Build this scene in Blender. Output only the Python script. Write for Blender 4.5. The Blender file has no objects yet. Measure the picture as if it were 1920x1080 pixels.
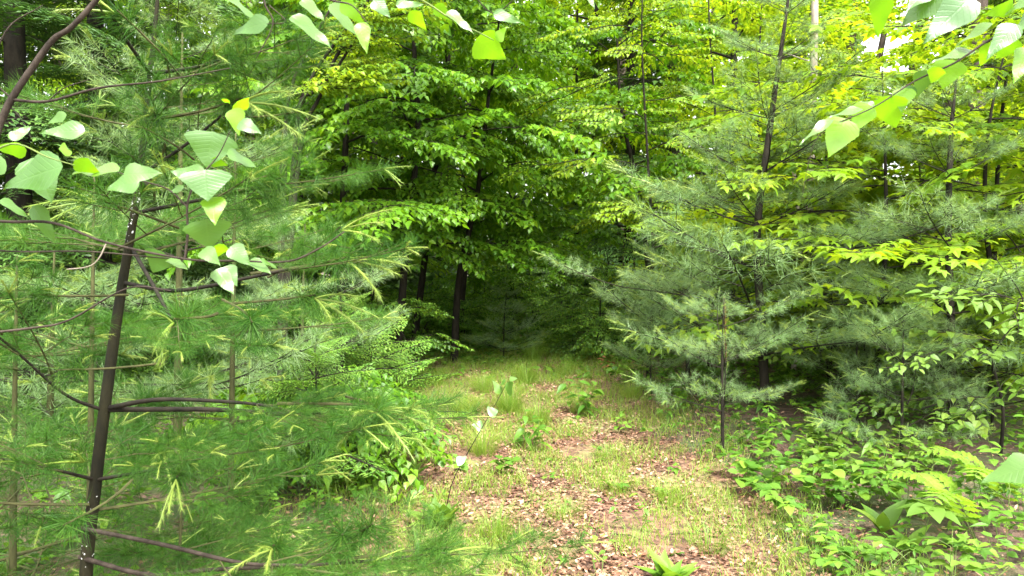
import bpy, math, random
import numpy as np
from mathutils import Vector, Matrix
R = math.radians
random.seed(7); rng = np.random.default_rng(7)
scene = bpy.context.scene
C = scene.collection

# ------------------------------------------------------------------ camera, sky, sun, exposure
F = 1450.0
PITCH = math.atan(70/F)
CAM = np.array([0.0, 0.0, 1.6])
cam = bpy.data.cameras.new('camera'); co = bpy.data.objects.new('camera', cam); C.objects.link(co)
cam.lens = 36*F/1920; cam.sensor_width = 36; cam.clip_start = 0.05; cam.clip_end = 500
co.location = CAM; co.rotation_euler = (R(90)-PITCH, 0, 0); scene.camera = co
cam.dof.use_dof = True; cam.dof.focus_distance = 4.5; cam.dof.aperture_fstop = 20
SUN_EL, SUN_AZ = R(62), R(160)        # azimuth measured from +Y towards +X
w = bpy.data.worlds.new('World'); scene.world = w; w.use_nodes = True
nt = w.node_tree; bg = nt.nodes['Background']
sky = nt.nodes.new('ShaderNodeTexSky'); sky.sky_type = 'NISHITA'; sky.sun_disc = False
sky.sun_elevation = SUN_EL; sky.sun_rotation = SUN_AZ; sky.dust_density = 4; sky.air_density = 1.2
hs = nt.nodes.new('ShaderNodeHueSaturation'); hs.inputs['Saturation'].default_value = 0.12
nt.links.new(sky.outputs[0], hs.inputs['Color']); nt.links.new(hs.outputs[0], bg.inputs[0])
bg.inputs[1].default_value = 0.15
sl = bpy.data.lights.new('sun', 'SUN'); sl.energy = 1.5; sl.angle = R(14); sl.color = (1, .96, .86)
so = bpy.data.objects.new('sun', sl); C.objects.link(so)
sd = Vector((math.sin(SUN_AZ)*math.cos(SUN_EL), math.cos(SUN_AZ)*math.cos(SUN_EL), math.sin(SUN_EL)))
so.rotation_euler = sd.to_track_quat('Z', 'Y').to_euler(); so.location = (0, 0, 30)
scene.view_settings.view_transform = 'Standard'; scene.view_settings.look = 'None'
scene.view_settings.gamma = 1; scene.view_settings.exposure = 2.75
scene.render.engine = 'CYCLES'
scene.cycles.max_bounces = 12; scene.cycles.diffuse_bounces = 8; scene.cycles.glossy_bounces = 2
scene.cycles.transmission_bounces = 8; scene.cycles.sample_clamp_indirect = 6

def P(px, py, d):
    "a point d metres in front of the camera, seen at pixel px, py of the 1920 wide photograph"
    x = (px-960)/F; y = (540-py)/F
    c, s = math.cos(PITCH), math.sin(PITCH)
    return CAM + d*np.array([x, c + y*s, -s + y*c])
def gz(x, y):
    x = np.asarray(x, float); y = np.asarray(y, float)
    side = np.clip((np.abs(x-pathx(y))-1.0)/2.5, 0, 1)
    return (0.05*np.sin(1.3*x+.7*y)+.04*np.sin(2.9*x-1.7*y+1)+.02*np.sin(6*y+3*x))*(.25+.75*side)+0.10*side-.03
def pathx(y): return 0.35 - 0.02*np.asarray(y, float) + .12*np.sin(np.asarray(y, float)*.55)
def pathw(y): return np.interp(y, [0, 4, 6.5, 9, 12, 16, 20], [1.3, 1.25, 1.3, 1.35, 1.2, .8, .3])
def G(px, py):
    a, b = P(px, py, 0), P(px, py, 1); v = b-a
    t = -a[2]/v[2]; p = a+v*t
    p[2] = float(gz(p[0], p[1])); return p

# ------------------------------------------------------------------ mesh collecting
class MB:
    def __init__(s): s.V=[]; s.T=[]; s.Q=[]; s.tm=[]; s.qm=[]; s.t=[]; s.uv=[]; s.n=0
    def add(s, V, T=None, Q=None, mat=0, tint=0.5, uv=None):
        V = np.asarray(V, float); k = len(V)
        s.V.append(V)
        s.t.append(np.broadcast_to(np.asarray(tint, float), (k,)).copy())
        s.uv.append(np.zeros((k, 2)) if uv is None else uv)
        if T is not None and len(T):
            T = np.asarray(T, int)+s.n; s.T.append(T); s.tm.append(np.full(len(T), mat))
        if Q is not None and len(Q):
            Q = np.asarray(Q, int)+s.n; s.Q.append(Q); s.qm.append(np.full(len(Q), mat))
        s.n += k
    def inst(s, tmpl, pos, rot, scl, tint=None, mat=0):
        "copies of a template (V, T, Q, uv) at many frames"
        V, T, Q, uv = tmpl; n = len(pos); k = len(V)
        if n == 0: return
        scl = np.broadcast_to(np.asarray(scl, float).reshape(-1, 1) if np.ndim(scl) < 2 else scl, (n, 3)) if np.ndim(scl) else np.full((n, 3), scl)
        W = np.einsum('nij,nkj->nki', rot, V[None]*scl[:, None, :]) + pos[:, None, :]
        off = (np.arange(n)*k)[:, None, None]
        tt = np.repeat(rng.random(n) if tint is None else np.broadcast_to(tint, (n,)), k)
        s.add(W.reshape(-1, 3), (T[None]+off).reshape(-1, 3) if len(T) else None,
              (Q[None]+off).reshape(-1, 4) if len(Q) else None, mat, tt, np.tile(uv, (n, 1)))
    def mesh(s, name, mats, smooth=False):
        me = bpy.data.meshes.new(name)
        V = np.concatenate(s.V) if s.V else np.zeros((0, 3))
        T = np.concatenate(s.T) if s.T else np.zeros((0, 3), int)
        Q = np.concatenate(s.Q) if s.Q else np.zeros((0, 4), int)
        me.vertices.add(len(V)); me.vertices.foreach_set('co', V.astype(np.float32).ravel())
        li = np.concatenate([T.ravel(), Q.ravel()]).astype(np.int32)
        me.loops.add(len(li)); me.loops.foreach_set('vertex_index', li)
        me.polygons.add(len(T)+len(Q))
        ls = np.concatenate([np.arange(len(T))*3, len(T)*3+np.arange(len(Q))*4]).astype(np.int32)
        me.polygons.foreach_set('loop_start', ls)
        mi = np.concatenate(([np.concatenate(s.tm)] if s.tm else [])+([np.concatenate(s.qm)] if s.qm else [])).astype(np.int32)
        me.polygons.foreach_set('material_index', mi)
        me.polygons.foreach_set('use_smooth', np.full(len(mi), smooth))
        a = me.attributes.new('tint', 'FLOAT', 'POINT'); a.data.foreach_set('value', np.concatenate(s.t).astype(np.float32))
        ul = me.uv_layers.new(name='UVMap'); ul.data.foreach_set('uv', np.concatenate(s.uv)[li].astype(np.float32).ravel())
        for m in (mats if isinstance(mats, (list, tuple)) else [mats]): me.materials.append(m)
        me.update(calc_edges=True); me.validate(); return me

def unit(v): v = np.asarray(v, float); return v/np.maximum(np.linalg.norm(v, axis=-1, keepdims=True), 1e-9)
def frames(d, up):
    "rotation matrices whose x axis is d and whose z axis is as near up as may be"
    d = unit(d); y = unit(np.cross(up, d)); z = np.cross(d, y)
    return np.stack([d, y, z], -1)
def tube(mb, pts, rad, n=6, mat=0, tint=.5, cap=True):
    pts = np.asarray(pts, float); k = len(pts); rad = np.broadcast_to(rad, (k,))
    d = unit(np.gradient(pts, axis=0)); ref = np.array([.37, .21, .9]) if abs(d[0][2]) < .8 else np.array([1, .2, .1])
    y = unit(np.cross(np.broadcast_to(ref, d.shape), d)); z = np.cross(d, y)
    a = np.linspace(0, 2*math.pi, n, endpoint=False)
    V = pts[:, None]+rad[:, None, None]*(np.cos(a)[None, :, None]*y[:, None]+np.sin(a)[None, :, None]*z[:, None])
    i = np.arange(k-1)[:, None]*n; j = np.arange(n)[None]; jn = (j+1) % n
    Q = np.stack([i+j, i+jn, i+n+jn, i+n+j], -1).reshape(-1, 4)
    V = V.reshape(-1, 3); T = None
    if cap:
        V = np.vstack([V, pts[-1]+d[-1]*rad[-1]]); e = (k-1)*n
        T = np.stack([e+np.arange(n), e+(np.arange(n)+1) % n, np.full(n, len(V)-1)], -1)
    mb.add(V, T, Q, mat, tint)
def spline(pts, m=6):
    pts = np.asarray(pts, float)
    if len(pts) < 3: t = np.linspace(0, 1, m+1)[:, None]; return pts[0]*(1-t)+pts[-1]*t
    Pp = np.vstack([2*pts[0]-pts[1], pts, 2*pts[-1]-pts[-2]]); out = []
    for i in range(1, len(Pp)-2):
        for t in np.linspace(0, 1, m, endpoint=False):
            a, b, c, d = Pp[i-1:i+3]
            out.append(.5*((2*b)+(c-a)*t+(2*a-5*b+4*c-d)*t*t+(3*b-a-3*c+d)*t**3))
    out.append(pts[-1]); return np.array(out)

# ------------------------------------------------------------------ materials
def nodes(name):
    m = bpy.data.materials.new(name); m.use_nodes = True; t = m.node_tree
    for n in list(t.nodes): t.nodes.remove(n)
    return m, t, t.nodes.new('ShaderNodeOutputMaterial')
def N(t, typ, **kw):
    n = t.nodes.new(typ)
    for k, v in kw.items():
        if k in n.inputs: n.inputs[k].default_value = v
        else: setattr(n, k, v)
    return n
def ramp(t, cols, src, pos=None, interp='LINEAR'):
    r = t.nodes.new('ShaderNodeValToRGB'); cr = r.color_ramp; cr.interpolation = interp
    n = len(cols); pos = pos or [i/(n-1) for i in range(n)]
    cr.elements[0].position = pos[0]; cr.elements[0].color = (*cols[0], 1)
    cr.elements[1].position = pos[-1]; cr.elements[1].color = (*cols[-1], 1)
    for i in range(1, n-1): e = cr.elements.new(pos[i]); e.color = (*cols[i], 1)
    t.links.new(src, r.inputs[0]); return r
def leafmat(name, cols, trans=.4, boost=(1.5, 1.35, .6), rough=.42, veins=False, spec=.5):
    m, t, out = nodes(name); L = t.links.new
    at = N(t, 'ShaderNodeAttribute', attribute_name='tint'); oi = N(t, 'ShaderNodeObjectInfo')
    ad = N(t, 'ShaderNodeMath', operation='MULTIPLY_ADD'); L(oi.outputs['Random'], ad.inputs[0]); ad.inputs[1].default_value = .45; L(at.outputs['Fac'], ad.inputs[2])
    sb = N(t, 'ShaderNodeMath', operation='SUBTRACT'); L(ad.outputs[0], sb.inputs[0]); sb.inputs[1].default_value = .22
    r = ramp(t, cols, sb.outputs[0]); col = r.outputs[0]
    p = N(t, 'ShaderNodeBsdfPrincipled', Roughness=rough); p.inputs['Specular IOR Level'].default_value = spec
    if veins:
        uv = N(t, 'ShaderNodeUVMap'); sp = N(t, 'ShaderNodeSeparateXYZ'); L(uv.outputs[0], sp.inputs[0])
        av = N(t, 'ShaderNodeMath', operation='ABSOLUTE'); L(sp.outputs[1], av.inputs[0])
        mu = N(t, 'ShaderNodeMath', operation='MULTIPLY_ADD'); L(av.outputs[0], mu.inputs[0]); mu.inputs[1].default_value = -.55; L(sp.outputs[0], mu.inputs[2])
        m2 = N(t, 'ShaderNodeMath', operation='MULTIPLY'); L(mu.outputs[0], m2.inputs[0]); m2.inputs[1].default_value = 9
        fr = N(t, 'ShaderNodeMath', operation='PINGPONG'); L(m2.outputs[0], fr.inputs[0]); fr.inputs[1].default_value = .5
        vr = N(t, 'ShaderNodeMapRange'); L(fr.outputs[0], vr.inputs[0]); vr.inputs[1].default_value = 0; vr.inputs[2].default_value = .16
        mr = N(t, 'ShaderNodeMapRange'); L(av.outputs[0], mr.inputs[0]); mr.inputs[1].default_value = .0; mr.inputs[2].default_value = .035
        mm = N(t, 'ShaderNodeMath', operation='MULTIPLY'); L(vr.outputs[0], mm.inputs[0]); L(mr.outputs[0], mm.inputs[1])
        mx = N(t, 'ShaderNodeMix', data_type='RGBA'); mv = N(t, 'ShaderNodeMapRange'); L(mm.outputs[0], mv.inputs[0]); mv.inputs[3].default_value = .88; L(mv.outputs[0], mx.inputs[0]); p.inputs['Coat Weight'].default_value = .35; p.inputs['Coat Roughness'].default_value = .25; L(col, mx.inputs[7])
        br = N(t, 'ShaderNodeVectorMath', operation='MULTIPLY'); L(col, br.inputs[0]); br.inputs[1].default_value = (1.5, 1.25, 1.5); L(br.outputs[0], mx.inputs[6]); col = mx.outputs[2]
        nz = N(t, 'ShaderNodeTexNoise', Scale=14.0); tc = N(t, 'ShaderNodeTexCoord'); L(tc.outputs['UV'], nz.inputs['Vector'])
        am = N(t, 'ShaderNodeMath', operation='MULTIPLY_ADD'); L(nz.outputs[0], am.inputs[0]); am.inputs[1].default_value = .5; L(mm.outputs[0], am.inputs[2])
        bu = N(t, 'ShaderNodeBump', Strength=.18, Distance=.002); L(am.outputs[0], bu.inputs['Height']); L(bu.outputs[0], p.inputs['Normal'])
    L(col, p.inputs['Base Color'])
    tr = N(t, 'ShaderNodeBsdfTranslucent'); vm = N(t, 'ShaderNodeVectorMath', operation='MULTIPLY'); L(col, vm.inputs[0]); vm.inputs[1].default_value = boost
    L(vm.outputs[0], tr.inputs[0])
    mix = N(t, 'ShaderNodeMixShader', Fac=trans); L(p.outputs[0], mix.inputs[1]); L(tr.outputs[0], mix.inputs[2]); L(mix.outputs[0], out.inputs[0])
    return m
def barkmat(name, a, b, scale=18, rough=.75, flecks=False, stretch=.35):
    m, t, out = nodes(name); L = t.links.new
    tc = N(t, 'ShaderNodeTexCoord'); mp = N(t, 'ShaderNodeMapping'); mp.inputs['Scale'].default_value = (1, 1, stretch); L(tc.outputs['Object'], mp.inputs[0])
    nz = N(t, 'ShaderNodeTexNoise', Scale=scale, Detail=6.0, Roughness=.7); L(mp.outputs[0], nz.inputs['Vector'])
    r = ramp(t, [a, b], nz.outputs[0], [.35, .68]); col = r.outputs[0]
    p = N(t, 'ShaderNodeBsdfPrincipled', Roughness=.8); p.inputs['Specular IOR Level'].default_value = .15
    if flecks:
        n2 = N(t, 'ShaderNodeTexNoise', Scale=85.0, Detail=2.0); L(tc.outputs['Object'], n2.inputs['Vector'])
        n3 = N(t, 'ShaderNodeTexNoise', Scale=5.0); L(tc.outputs['Object'], n3.inputs['Vector'])
        mm = N(t, 'ShaderNodeMath', operation='MULTIPLY'); L(n2.outputs[0], mm.inputs[0]); L(n3.outputs[0], mm.inputs[1])
        r2 = ramp(t, [(0, 0, 0), (1, 1, 1)], mm.outputs[0], [.385, .40])
        mx = N(t, 'ShaderNodeMix', data_type='RGBA'); L(r2.outputs[0], mx.inputs[0]); L(col, mx.inputs[6]); mx.inputs[7].default_value = (.55, .56, .53, 1); col = mx.outputs[2]
    L(col, p.inputs['Base Color'])
    bu = N(t, 'ShaderNodeBump', Strength=.6, Distance=.01); L(nz.outputs[0], bu.inputs['Height']); L(bu.outputs[0], p.inputs['Normal'])
    L(p.outputs[0], out.inputs[0]); return m

M = {}
M['beech'] = leafmat('beech_leaf', [(.055, .15, .008), (.09, .21, .010), (.15, .28, .014)], .45, (1.5, 1.35, .5), rough=.35, spec=.35)
M['maple'] = leafmat('maple_leaf', [(.09, .19, .010), (.16, .28, .014), (.25, .35, .02)], .52, (1.6, 1.35, .5), spec=.3)
M['understory'] = leafmat('understory_leaf', [(.07, .15, .02), (.11, .20, .028), (.17, .26, .04)], .45, rough=.4, spec=.3)
M['far'] = leafmat('far_leaf', [(.08, .17, .010), (.13, .24, .014), (.20, .32, .02)], .5, (1.6, 1.4, .5), spec=.25)
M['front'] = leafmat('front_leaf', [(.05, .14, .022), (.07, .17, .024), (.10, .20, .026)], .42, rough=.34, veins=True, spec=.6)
M['young'] = leafmat('backlit_leaf', [(.12, .30, .008), (.16, .35, .010), (.20, .40, .012)], .6, (1.3, 1.3, .5), rough=.4, veins=True)  # brighter yellow green than front_leaf: glow of backlit leaves put into the colour
M['herb'] = leafmat('herb_leaf', [(.05, .135, .014), (.09, .195, .022), (.17, .30, .03)], .42, rough=.4, spec=.3)
M['grass'] = leafmat('grass_blade', [(.10, .21, .016), (.16, .28, .028), (.26, .32, .05)], .4, rough=.5)
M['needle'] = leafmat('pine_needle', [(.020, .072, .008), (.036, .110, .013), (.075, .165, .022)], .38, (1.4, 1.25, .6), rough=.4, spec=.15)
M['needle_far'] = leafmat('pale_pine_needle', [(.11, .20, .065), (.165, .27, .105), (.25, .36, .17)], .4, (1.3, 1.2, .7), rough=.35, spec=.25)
M['candle'] = leafmat('pine_new_shoot', [(.11, .20, .025), (.17, .26, .035), (.25, .32, .055)], .25, (1.1, 1.1, .8), rough=.5)
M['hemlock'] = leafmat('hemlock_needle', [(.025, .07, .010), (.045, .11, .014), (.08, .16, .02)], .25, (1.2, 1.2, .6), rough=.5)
M['spruce'] = leafmat('light_conifer_needle', [(.06, .16, .014), (.10, .22, .02), (.17, .29, .03)], .3, (1.2, 1.2, .6), rough=.5)
M['dead'] = leafmat('dead_leaf', [(.045, .016, .007), (.14, .060, .030), (.235, .120, .068), (.38, .25, .165)], .08, (1.1, 1, .9), rough=.6)
M['rust'] = leafmat('rust_needle', [(.16, .05, .02), (.25, .09, .03)], .1, (1, 1, 1), rough=.6)
M['bark'] = barkmat('dark_wet_bark', (.007, .006, .004), (.026, .021, .014))
M['bark_pine'] = barkmat('smooth_pine_bark', (.006, .006, .003), (.020, .018, .007), 14, .5, True)
M['bark_olive'] = barkmat('olive_young_bark', (.03, .032, .012), (.07, .07, .025), 20, .5)
M['bark_grey'] = barkmat('grey_twig_bark', (.014, .010, .007), (.055, .042, .032), 30, .6)
M['bark_pale'] = barkmat('pale_bark', (.16, .13, .10), (.38, .33, .27), 12, .8)
M['bark_brown'] = barkmat('brown_bark', (.035, .026, .02), (.10, .075, .06), 14, .85)
M['stem'] = barkmat('green_stem', (.08, .13, .03), (.14, .18, .05), 30, .6)

def groundmat(name, cols, pos, extra, lo, hi):
    m, t, out = nodes(name); L = t.links.new
    tc = N(t, 'ShaderNodeTexCoord')
    v = N(t, 'ShaderNodeTexVoronoi', Scale=34.0); L(tc.outputs['Object'], v.inputs['Vector'])
    n1 = N(t, 'ShaderNodeTexNoise', Scale=60.0, Detail=5.0); L(tc.outputs['Object'], n1.inputs['Vector'])
    sp = N(t, 'ShaderNodeSeparateColor'); L(v.outputs['Color'], sp.inputs[0])
    ad = N(t, 'ShaderNodeMath', operation='MULTIPLY_ADD'); L(n1.outputs[0], ad.inputs[0]); ad.inputs[1].default_value = .5
    m0 = N(t, 'ShaderNodeMath', operation='MULTIPLY'); L(sp.outputs[0], m0.inputs[0]); m0.inputs[1].default_value = .6; L(m0.outputs[0], ad.inputs[2])
    r = ramp(t, cols, ad.outputs[0], pos)
    n2 = N(t, 'ShaderNodeTexNoise', Scale=1.6, Detail=5.0, Roughness=.65); L(tc.outputs['Object'], n2.inputs['Vector'])
    r2 = ramp(t, [(0, 0, 0), (1, 1, 1)], n2.outputs[0], [lo, hi])
    mx = N(t, 'ShaderNodeMix', data_type='RGBA'); L(r2.outputs[0], mx.inputs[0]); L(r.outputs[0], mx.inputs[6]); mx.inputs[7].default_value = (*extra, 1)
    p = N(t, 'ShaderNodeBsdfPrincipled', Roughness=.85); L(mx.outputs[2], p.inputs['Base Color'])
    bu = N(t, 'ShaderNodeBump', Strength=.8, Distance=.02); L(ad.outputs[0], bu.inputs['Height']); L(bu.outputs[0], p.inputs['Normal'])
    L(p.outputs[0], out.inputs[0]); return m
M['ground'] = groundmat('forest_floor', [(.025, .014, .009), (.065, .036, .024), (.12, .07, .048)], [.2, .5, .85], (.05, .075, .02), .45, .62)
M['path'] = groundmat('leafy_path', [(.035, .016, .008), (.10, .048, .025), (.18, .10, .06)], [.2, .5, .85], (.16, .19, .05), .5, .68)

# ------------------------------------------------------------------ objects
def link(name, me, parent=None, loc=None, mat=None):
    o = bpy.data.objects.new(name, me); C.objects.link(o)
    if parent is not None: o.parent = parent
    if mat is not None: o.matrix_basis = mat
    elif loc is not None: o.location = loc
    return o
def tag(o, label, cat, group=None):
    o['label'] = label; o['category'] = cat
    if group: o['group'] = group
    return o
def thing(name, label, cat, loc, group=None, rz=0):
    o = link(name, None, None, tuple(loc)); o.rotation_euler = (0, 0, rz); o.empty_display_size = .1
    return tag(o, label, cat, group)
def stuff(o): o['kind'] = 'stuff'; return o
def mat4(Rm, pos, s=1.0):
    m = Matrix.Identity(4); s = np.broadcast_to(s, (3,))
    for i in range(3):
        for j in range(3): m[i][j] = float(Rm[i][j]*s[j])
        m[i][3] = float(pos[i])
    return m

# ------------------------------------------------------------------ leaf templates (length 1 along x, width ratio given)
def leaf_t(nseg, width, shape='ovate', fold=.18, curl=.25, serr=0, wave=0):
    xs = np.linspace(0, 1, nseg+1)
    if shape == 'ovate': h = np.sin(np.pi*xs**.62)**.85
    elif shape == 'birch': h = xs**.40*(1-xs)**1.05*(1+.25*np.exp(-((xs-.25)/.16)**2)); h = h/h.max()
    elif shape == 'round': h = np.sin(np.pi*xs**.8)**.6
    elif shape == 'lance': h = np.sin(np.pi*xs**.75)**1.1
    else: h = np.sin(np.pi*xs)
    h = np.clip(h, 0, 1)*width/2
    V = []; uv = []
    for i, x in enumerate(xs):
        z = -curl*x*x*.5; hh = h[i]*(1+(serr if i % 2 else -serr))
        for sgn in (-1, 0, 1):
            wv = wave*math.sin(x*9+sgn)*abs(sgn)
            V.append((x, sgn*hh, z+fold*hh*abs(sgn)+wv)); uv.append((x, sgn*hh*1.0))
    V = np.array(V); uv = np.array(uv); T = []; Q = []
    for i in range(nseg):
        a = i*3
        for k in (0, 1):
            p, q, r_, s_ = a+k, a+3+k, a+4+k, a+k+1
            if i == 0: T.append((a+1, q, r_))
            elif i == nseg-1: T.append((p, a+4, s_))
            else: Q.append((p, q, r_, s_))
    return V, np.array(T, int).reshape(-1, 3), np.array(Q, int).reshape(-1, 4), uv
LEAF = {
 'birch_hi': leaf_t(18, .9, 'birch', .07, .30, .022, .035),
 'ovate_hi': leaf_t(14, .62, 'ovate', .2, .4, .03, .015),
 'ovate_mid': leaf_t(4, .58, 'ovate', .2, .4), 'round_mid': leaf_t(5, .78, 'round', .15, .3),
 'birch_mid': leaf_t(4, .75, 'birch', .15, .4), 'lance_mid': leaf_t(6, .30, 'lance', .3, .7),
 'lo': leaf_t(2, .62, 'x', .25, .4), 'lo_wide': leaf_t(3, .8, 'round', .2, .3),
 'pinna': leaf_t(3, .34, 'lance', .1, .3)}
def maple_t():
    "five pointed lobes, flat with slightly drooping tips"
    ang = [(-180, .12), (-125, .42), (-98, .30), (-62, .78), (-36, .42), (-14, .70), (0, 1.0), (14, .70), (36, .42), (62, .78), (98, .30), (125, .42)]
    V = [(0.25, 0, 0)]; uv = [(.25, 0)]
    for a, r_ in ang:
        x, y = .25+.72*r_*math.cos(R(a)), .72*r_*math.sin(R(a)); V.append((x, y, -.18*r_*r_)); uv.append((x, y))
    n = len(ang); T = [(0, 1+i, 1+(i+1) % n) for i in range(n)]
    return np.array(V), np.array(T), np.zeros((0, 4), int), np.array(uv)
LEAF['maple'] = maple_t()

# ------------------------------------------------------------------ sprays: a branch prototype with wood, foliage and the frames of its leaves
def leafy_spray(seed, L, leaf, llen, mat, bark, twigs=9, tang=48, droop=.25, dense=1.0, hang=.35, wood_r=.006, flat=.25):
    g = np.random.default_rng(seed); wood = MB(); fr = []
    t = np.linspace(0, 1, 9); ax = np.stack([t*L, .06*L*np.sin(3*t+seed), -droop*L*t*t+.02*np.sin(7*t)], -1)
    tube(wood, ax, np.linspace(wood_r, wood_r*.3, 9), 4)
    def leaves(pts, first):
        seg = np.linalg.norm(np.diff(pts, axis=0), axis=1); cum = np.r_[0, np.cumsum(seg)]; tot = cum[-1]
        s = first; k = int(g.integers(2))
        while s <= tot:
            p = np.array([np.interp(s, cum, pts[:, i]) for i in range(3)]); q = np.array([np.interp(min(s+.02, tot), cum, pts[:, i]) for i in range(3)])
            d = unit(q-p) if s < tot-.02 else unit(pts[-1]-pts[-2]); side = 1 if k % 2 else -1
            a = R(g.uniform(35, 70))*side if s < tot-.01 else 0
            lat = unit(np.cross([0, 0, 1], d)); dd = d*math.cos(a)+lat*math.sin(a)+np.array([0, 0, -hang*g.uniform(.3, 1.7)])
            up = np.array([g.normal()*flat, g.normal()*flat, 1]); fr.append((p+unit(dd)*.08*llen, unit(dd), up, llen*g.uniform(.65, 1.15)))
            s += llen*.52/dense*g.uniform(.7, 1.3); k += 1
    leaves(ax[3:], .02)
    for i in range(twigs):
        u = .12+.8*i/(twigs-1)+g.uniform(-.03, .03); p = np.array([np.interp(u, t, ax[:, k]) for k in range(3)])
        s = 1 if i % 2 else -1; a = R(tang+g.uniform(-12, 12))*s; l = L*(.48*(1-u)**.8+.10)*g.uniform(.8, 1.2)
        tt = np.linspace(0, 1, 5); a2 = a*(1-.25*tt)
        pts = p+np.stack([np.cos(a2)*tt*l, np.sin(a2)*tt*l, -droop*1.1*l*tt*tt + g.uniform(-.12, .15)*l*tt], -1)
        tube(wood, pts, np.linspace(wood_r*.5, wood_r*.2, 5), 3); leaves(pts, llen*.4)
        if l > .35*L and L > .9:
            for v in (.4, .65):
                p2 = pts[int(v*4)]; s2 = s if v < .5 else -s; l2 = l*.4; b = a+R(42)*s2
                q2 = p2+np.stack([np.cos(b)*tt*l2, np.sin(b)*tt*l2, -droop*l2*tt*tt], -1)
                tube(wood, q2, wood_r*.2, 3); leaves(q2, llen*.3)
    pos = np.array([f[0] for f in fr]); rot = frames(np.array([f[1] for f in fr]), np.array([f[2] for f in fr])); scl = np.array([f[3] for f in fr])
    fol = MB(); fol.inst(LEAF[leaf], pos, rot, scl, g.random(len(fr)))
    one = MB(); one.add(*LEAF[leaf][:3], 0, .5, LEAF[leaf][3])
    return dict(L=L, wood=wood.mesh('branch', bark), fol=fol.mesh('foliage', mat), leaf=one.mesh('leaf', mat), fr=(pos, rot, scl), sub='foliage')

def needle_t(w, seg=2, sag=.12):
    if seg == 1: return np.array([(0, -w/2, 0), (0, w/2, 0), (1, 0, -sag)]), np.array([(0, 1, 2)]), np.zeros((0, 4), int), np.zeros((3, 2))
    V = np.array([(0, -w/2, 0), (0, w/2, 0), (.55, -w*.45, -.25*sag), (.55, w*.45, -.25*sag), (1, 0, -sag)])
    return V, np.array([(2, 3, 4)]), np.array([(0, 1, 3, 2)]), np.zeros((5, 2))
def brush(g, mb, pts, nl, count, w, ang=(25, 70), mat=0, seg=2, sagk=.15, tint=None):
    "needles radiating forward along a twig"
    pts = np.asarray(pts); k = len(pts); u = g.random(count)*(k-1); i = np.minimum(u.astype(int), k-2); f = (u-i)[:, None]
    p = pts[i]*(1-f)+pts[i+1]*f; d = unit(pts[i+1]-pts[i])
    rnd = unit(g.normal(size=(count, 3))); lat = unit(np.cross(d, rnd)); a = np.radians(g.uniform(ang[0], ang[1], count))[:, None]
    dd = unit(d*np.cos(a)+lat*np.sin(a)+np.array([0, 0, -sagk])*g.random((count, 1)))
    up = unit(g.normal(size=(count, 3))*.5+np.array([0, 0, .8]))
    sc = np.stack([nl*g.uniform(.7, 1.1, count), np.full(count, nl), np.full(count, nl)], -1)
    mb.inst(needle_t(w/nl, seg), p, frames(dd, up), sc, g.random(count) if tint is None else tint, mat)
def pine_spray(seed, L, nl, w, per, seg, mat, bark, candles=True, twigs=8, wood_r=.007, droop=.05, up=.10, tl=.5, cp=.32):
    g = np.random.default_rng(seed); wood = MB(); nd = MB(); cd = MB()
    t = np.linspace(0, 1, 9); ax = np.stack([t*L, .05*L*np.sin(2.5*t+seed), up*L*t*t-droop*L*t], -1)
    tube(wood, ax, np.linspace(wood_r, wood_r*.4, 9), 5)
    def tip(pts, nca, scale=1.0):
        d = unit(pts[-1]-pts[-2])
        for c in range(nca):
            lat = unit(np.cross(d, g.normal(size=3))); a = R(g.uniform(18, 50)) if c else R(5)
            l = L*.0+nl*g.uniform(.8, 1.5)*scale*(1.2 if c == 0 else .9); dd = d*math.cos(a)+lat*math.sin(a)
            q = pts[-1]+np.outer(np.linspace(0, 1, 5), dd)*l+np.outer(np.linspace(0, 1, 5)**2, [0, 0, -.18*l+ (.1*l if c == 0 else 0)])
            tube(cd, q, np.linspace(.0030, .002, 5), 4, 0, .8)
            brush(g, cd, q, nl*.28, int(58*scale)+8, max(w*1.25, .0016), (18, 45), 0, 1)
    def twig(p, a, l, pit, lev):
        tt = np.linspace(0, 1, 5); pts = p+np.stack([np.cos(a)*tt*l, np.sin(a)*tt*l, pit*l*tt+up*l*tt*tt], -1)
        tube(wood, pts, np.linspace(wood_r*.5, wood_r*.28, 5), 3)
        s0 = max(0, 1-max(.16, .34*L)/l)      # bare inner part, needles on the outer part
        q = p+np.stack([np.interp(np.linspace(s0, 1, 5), tt, pts[:, k]-p[k]) for k in range(3)], -1)
        brush(g, nd, q, nl, int(per*(.55 if seg > 1 else .35)*(1-s0)*l/.12)+6, w, seg=seg); brush(g, nd, q[-2:], nl*1.05, int(per*(.9 if seg > 1 else 1.5)), w, (12, 95), seg=seg)
        if candles and g.random() < cp: tip(pts, int(g.integers(1, 4)), .85)
        if lev and l > .28:
            for v, s in ((.45, 1), (.5, -1), (.8, 1), (.78, -1)):
                twig(pts[0]*(1-v)+pts[-1]*v, a+R(g.uniform(32, 52))*s, l*.36*(1.25-v*.5), pit, 0)
    for i in range(twigs):
        u = .22+.7*i/(twigs-1)+g.uniform(-.04, .04); p = np.array([np.interp(u, t, ax[:, k]) for k in range(3)])
        s = 1 if i % 2 else -1
        twig(p, R(g.uniform(35, 60))*s, L*(tl*(1-u)**.8+.08)*g.uniform(.8, 1.15), g.uniform(-.12, .25), 1)
    brush(g, nd, ax[5:], nl, int(per*L*.3/.12), w, seg=seg); brush(g, nd, ax[-2:], nl*1.1, int(per*1.3), w, (5, 95), seg=seg)
    if candles: tip(ax, 3 if cp > .31 else 2, 1.1)
    return dict(L=L, wood=wood.mesh('branch', bark), fol=nd.mesh('needles', mat), cand=cd.mesh('new_shoots', M['candle']) if candles else None, sub='needles')
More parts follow.
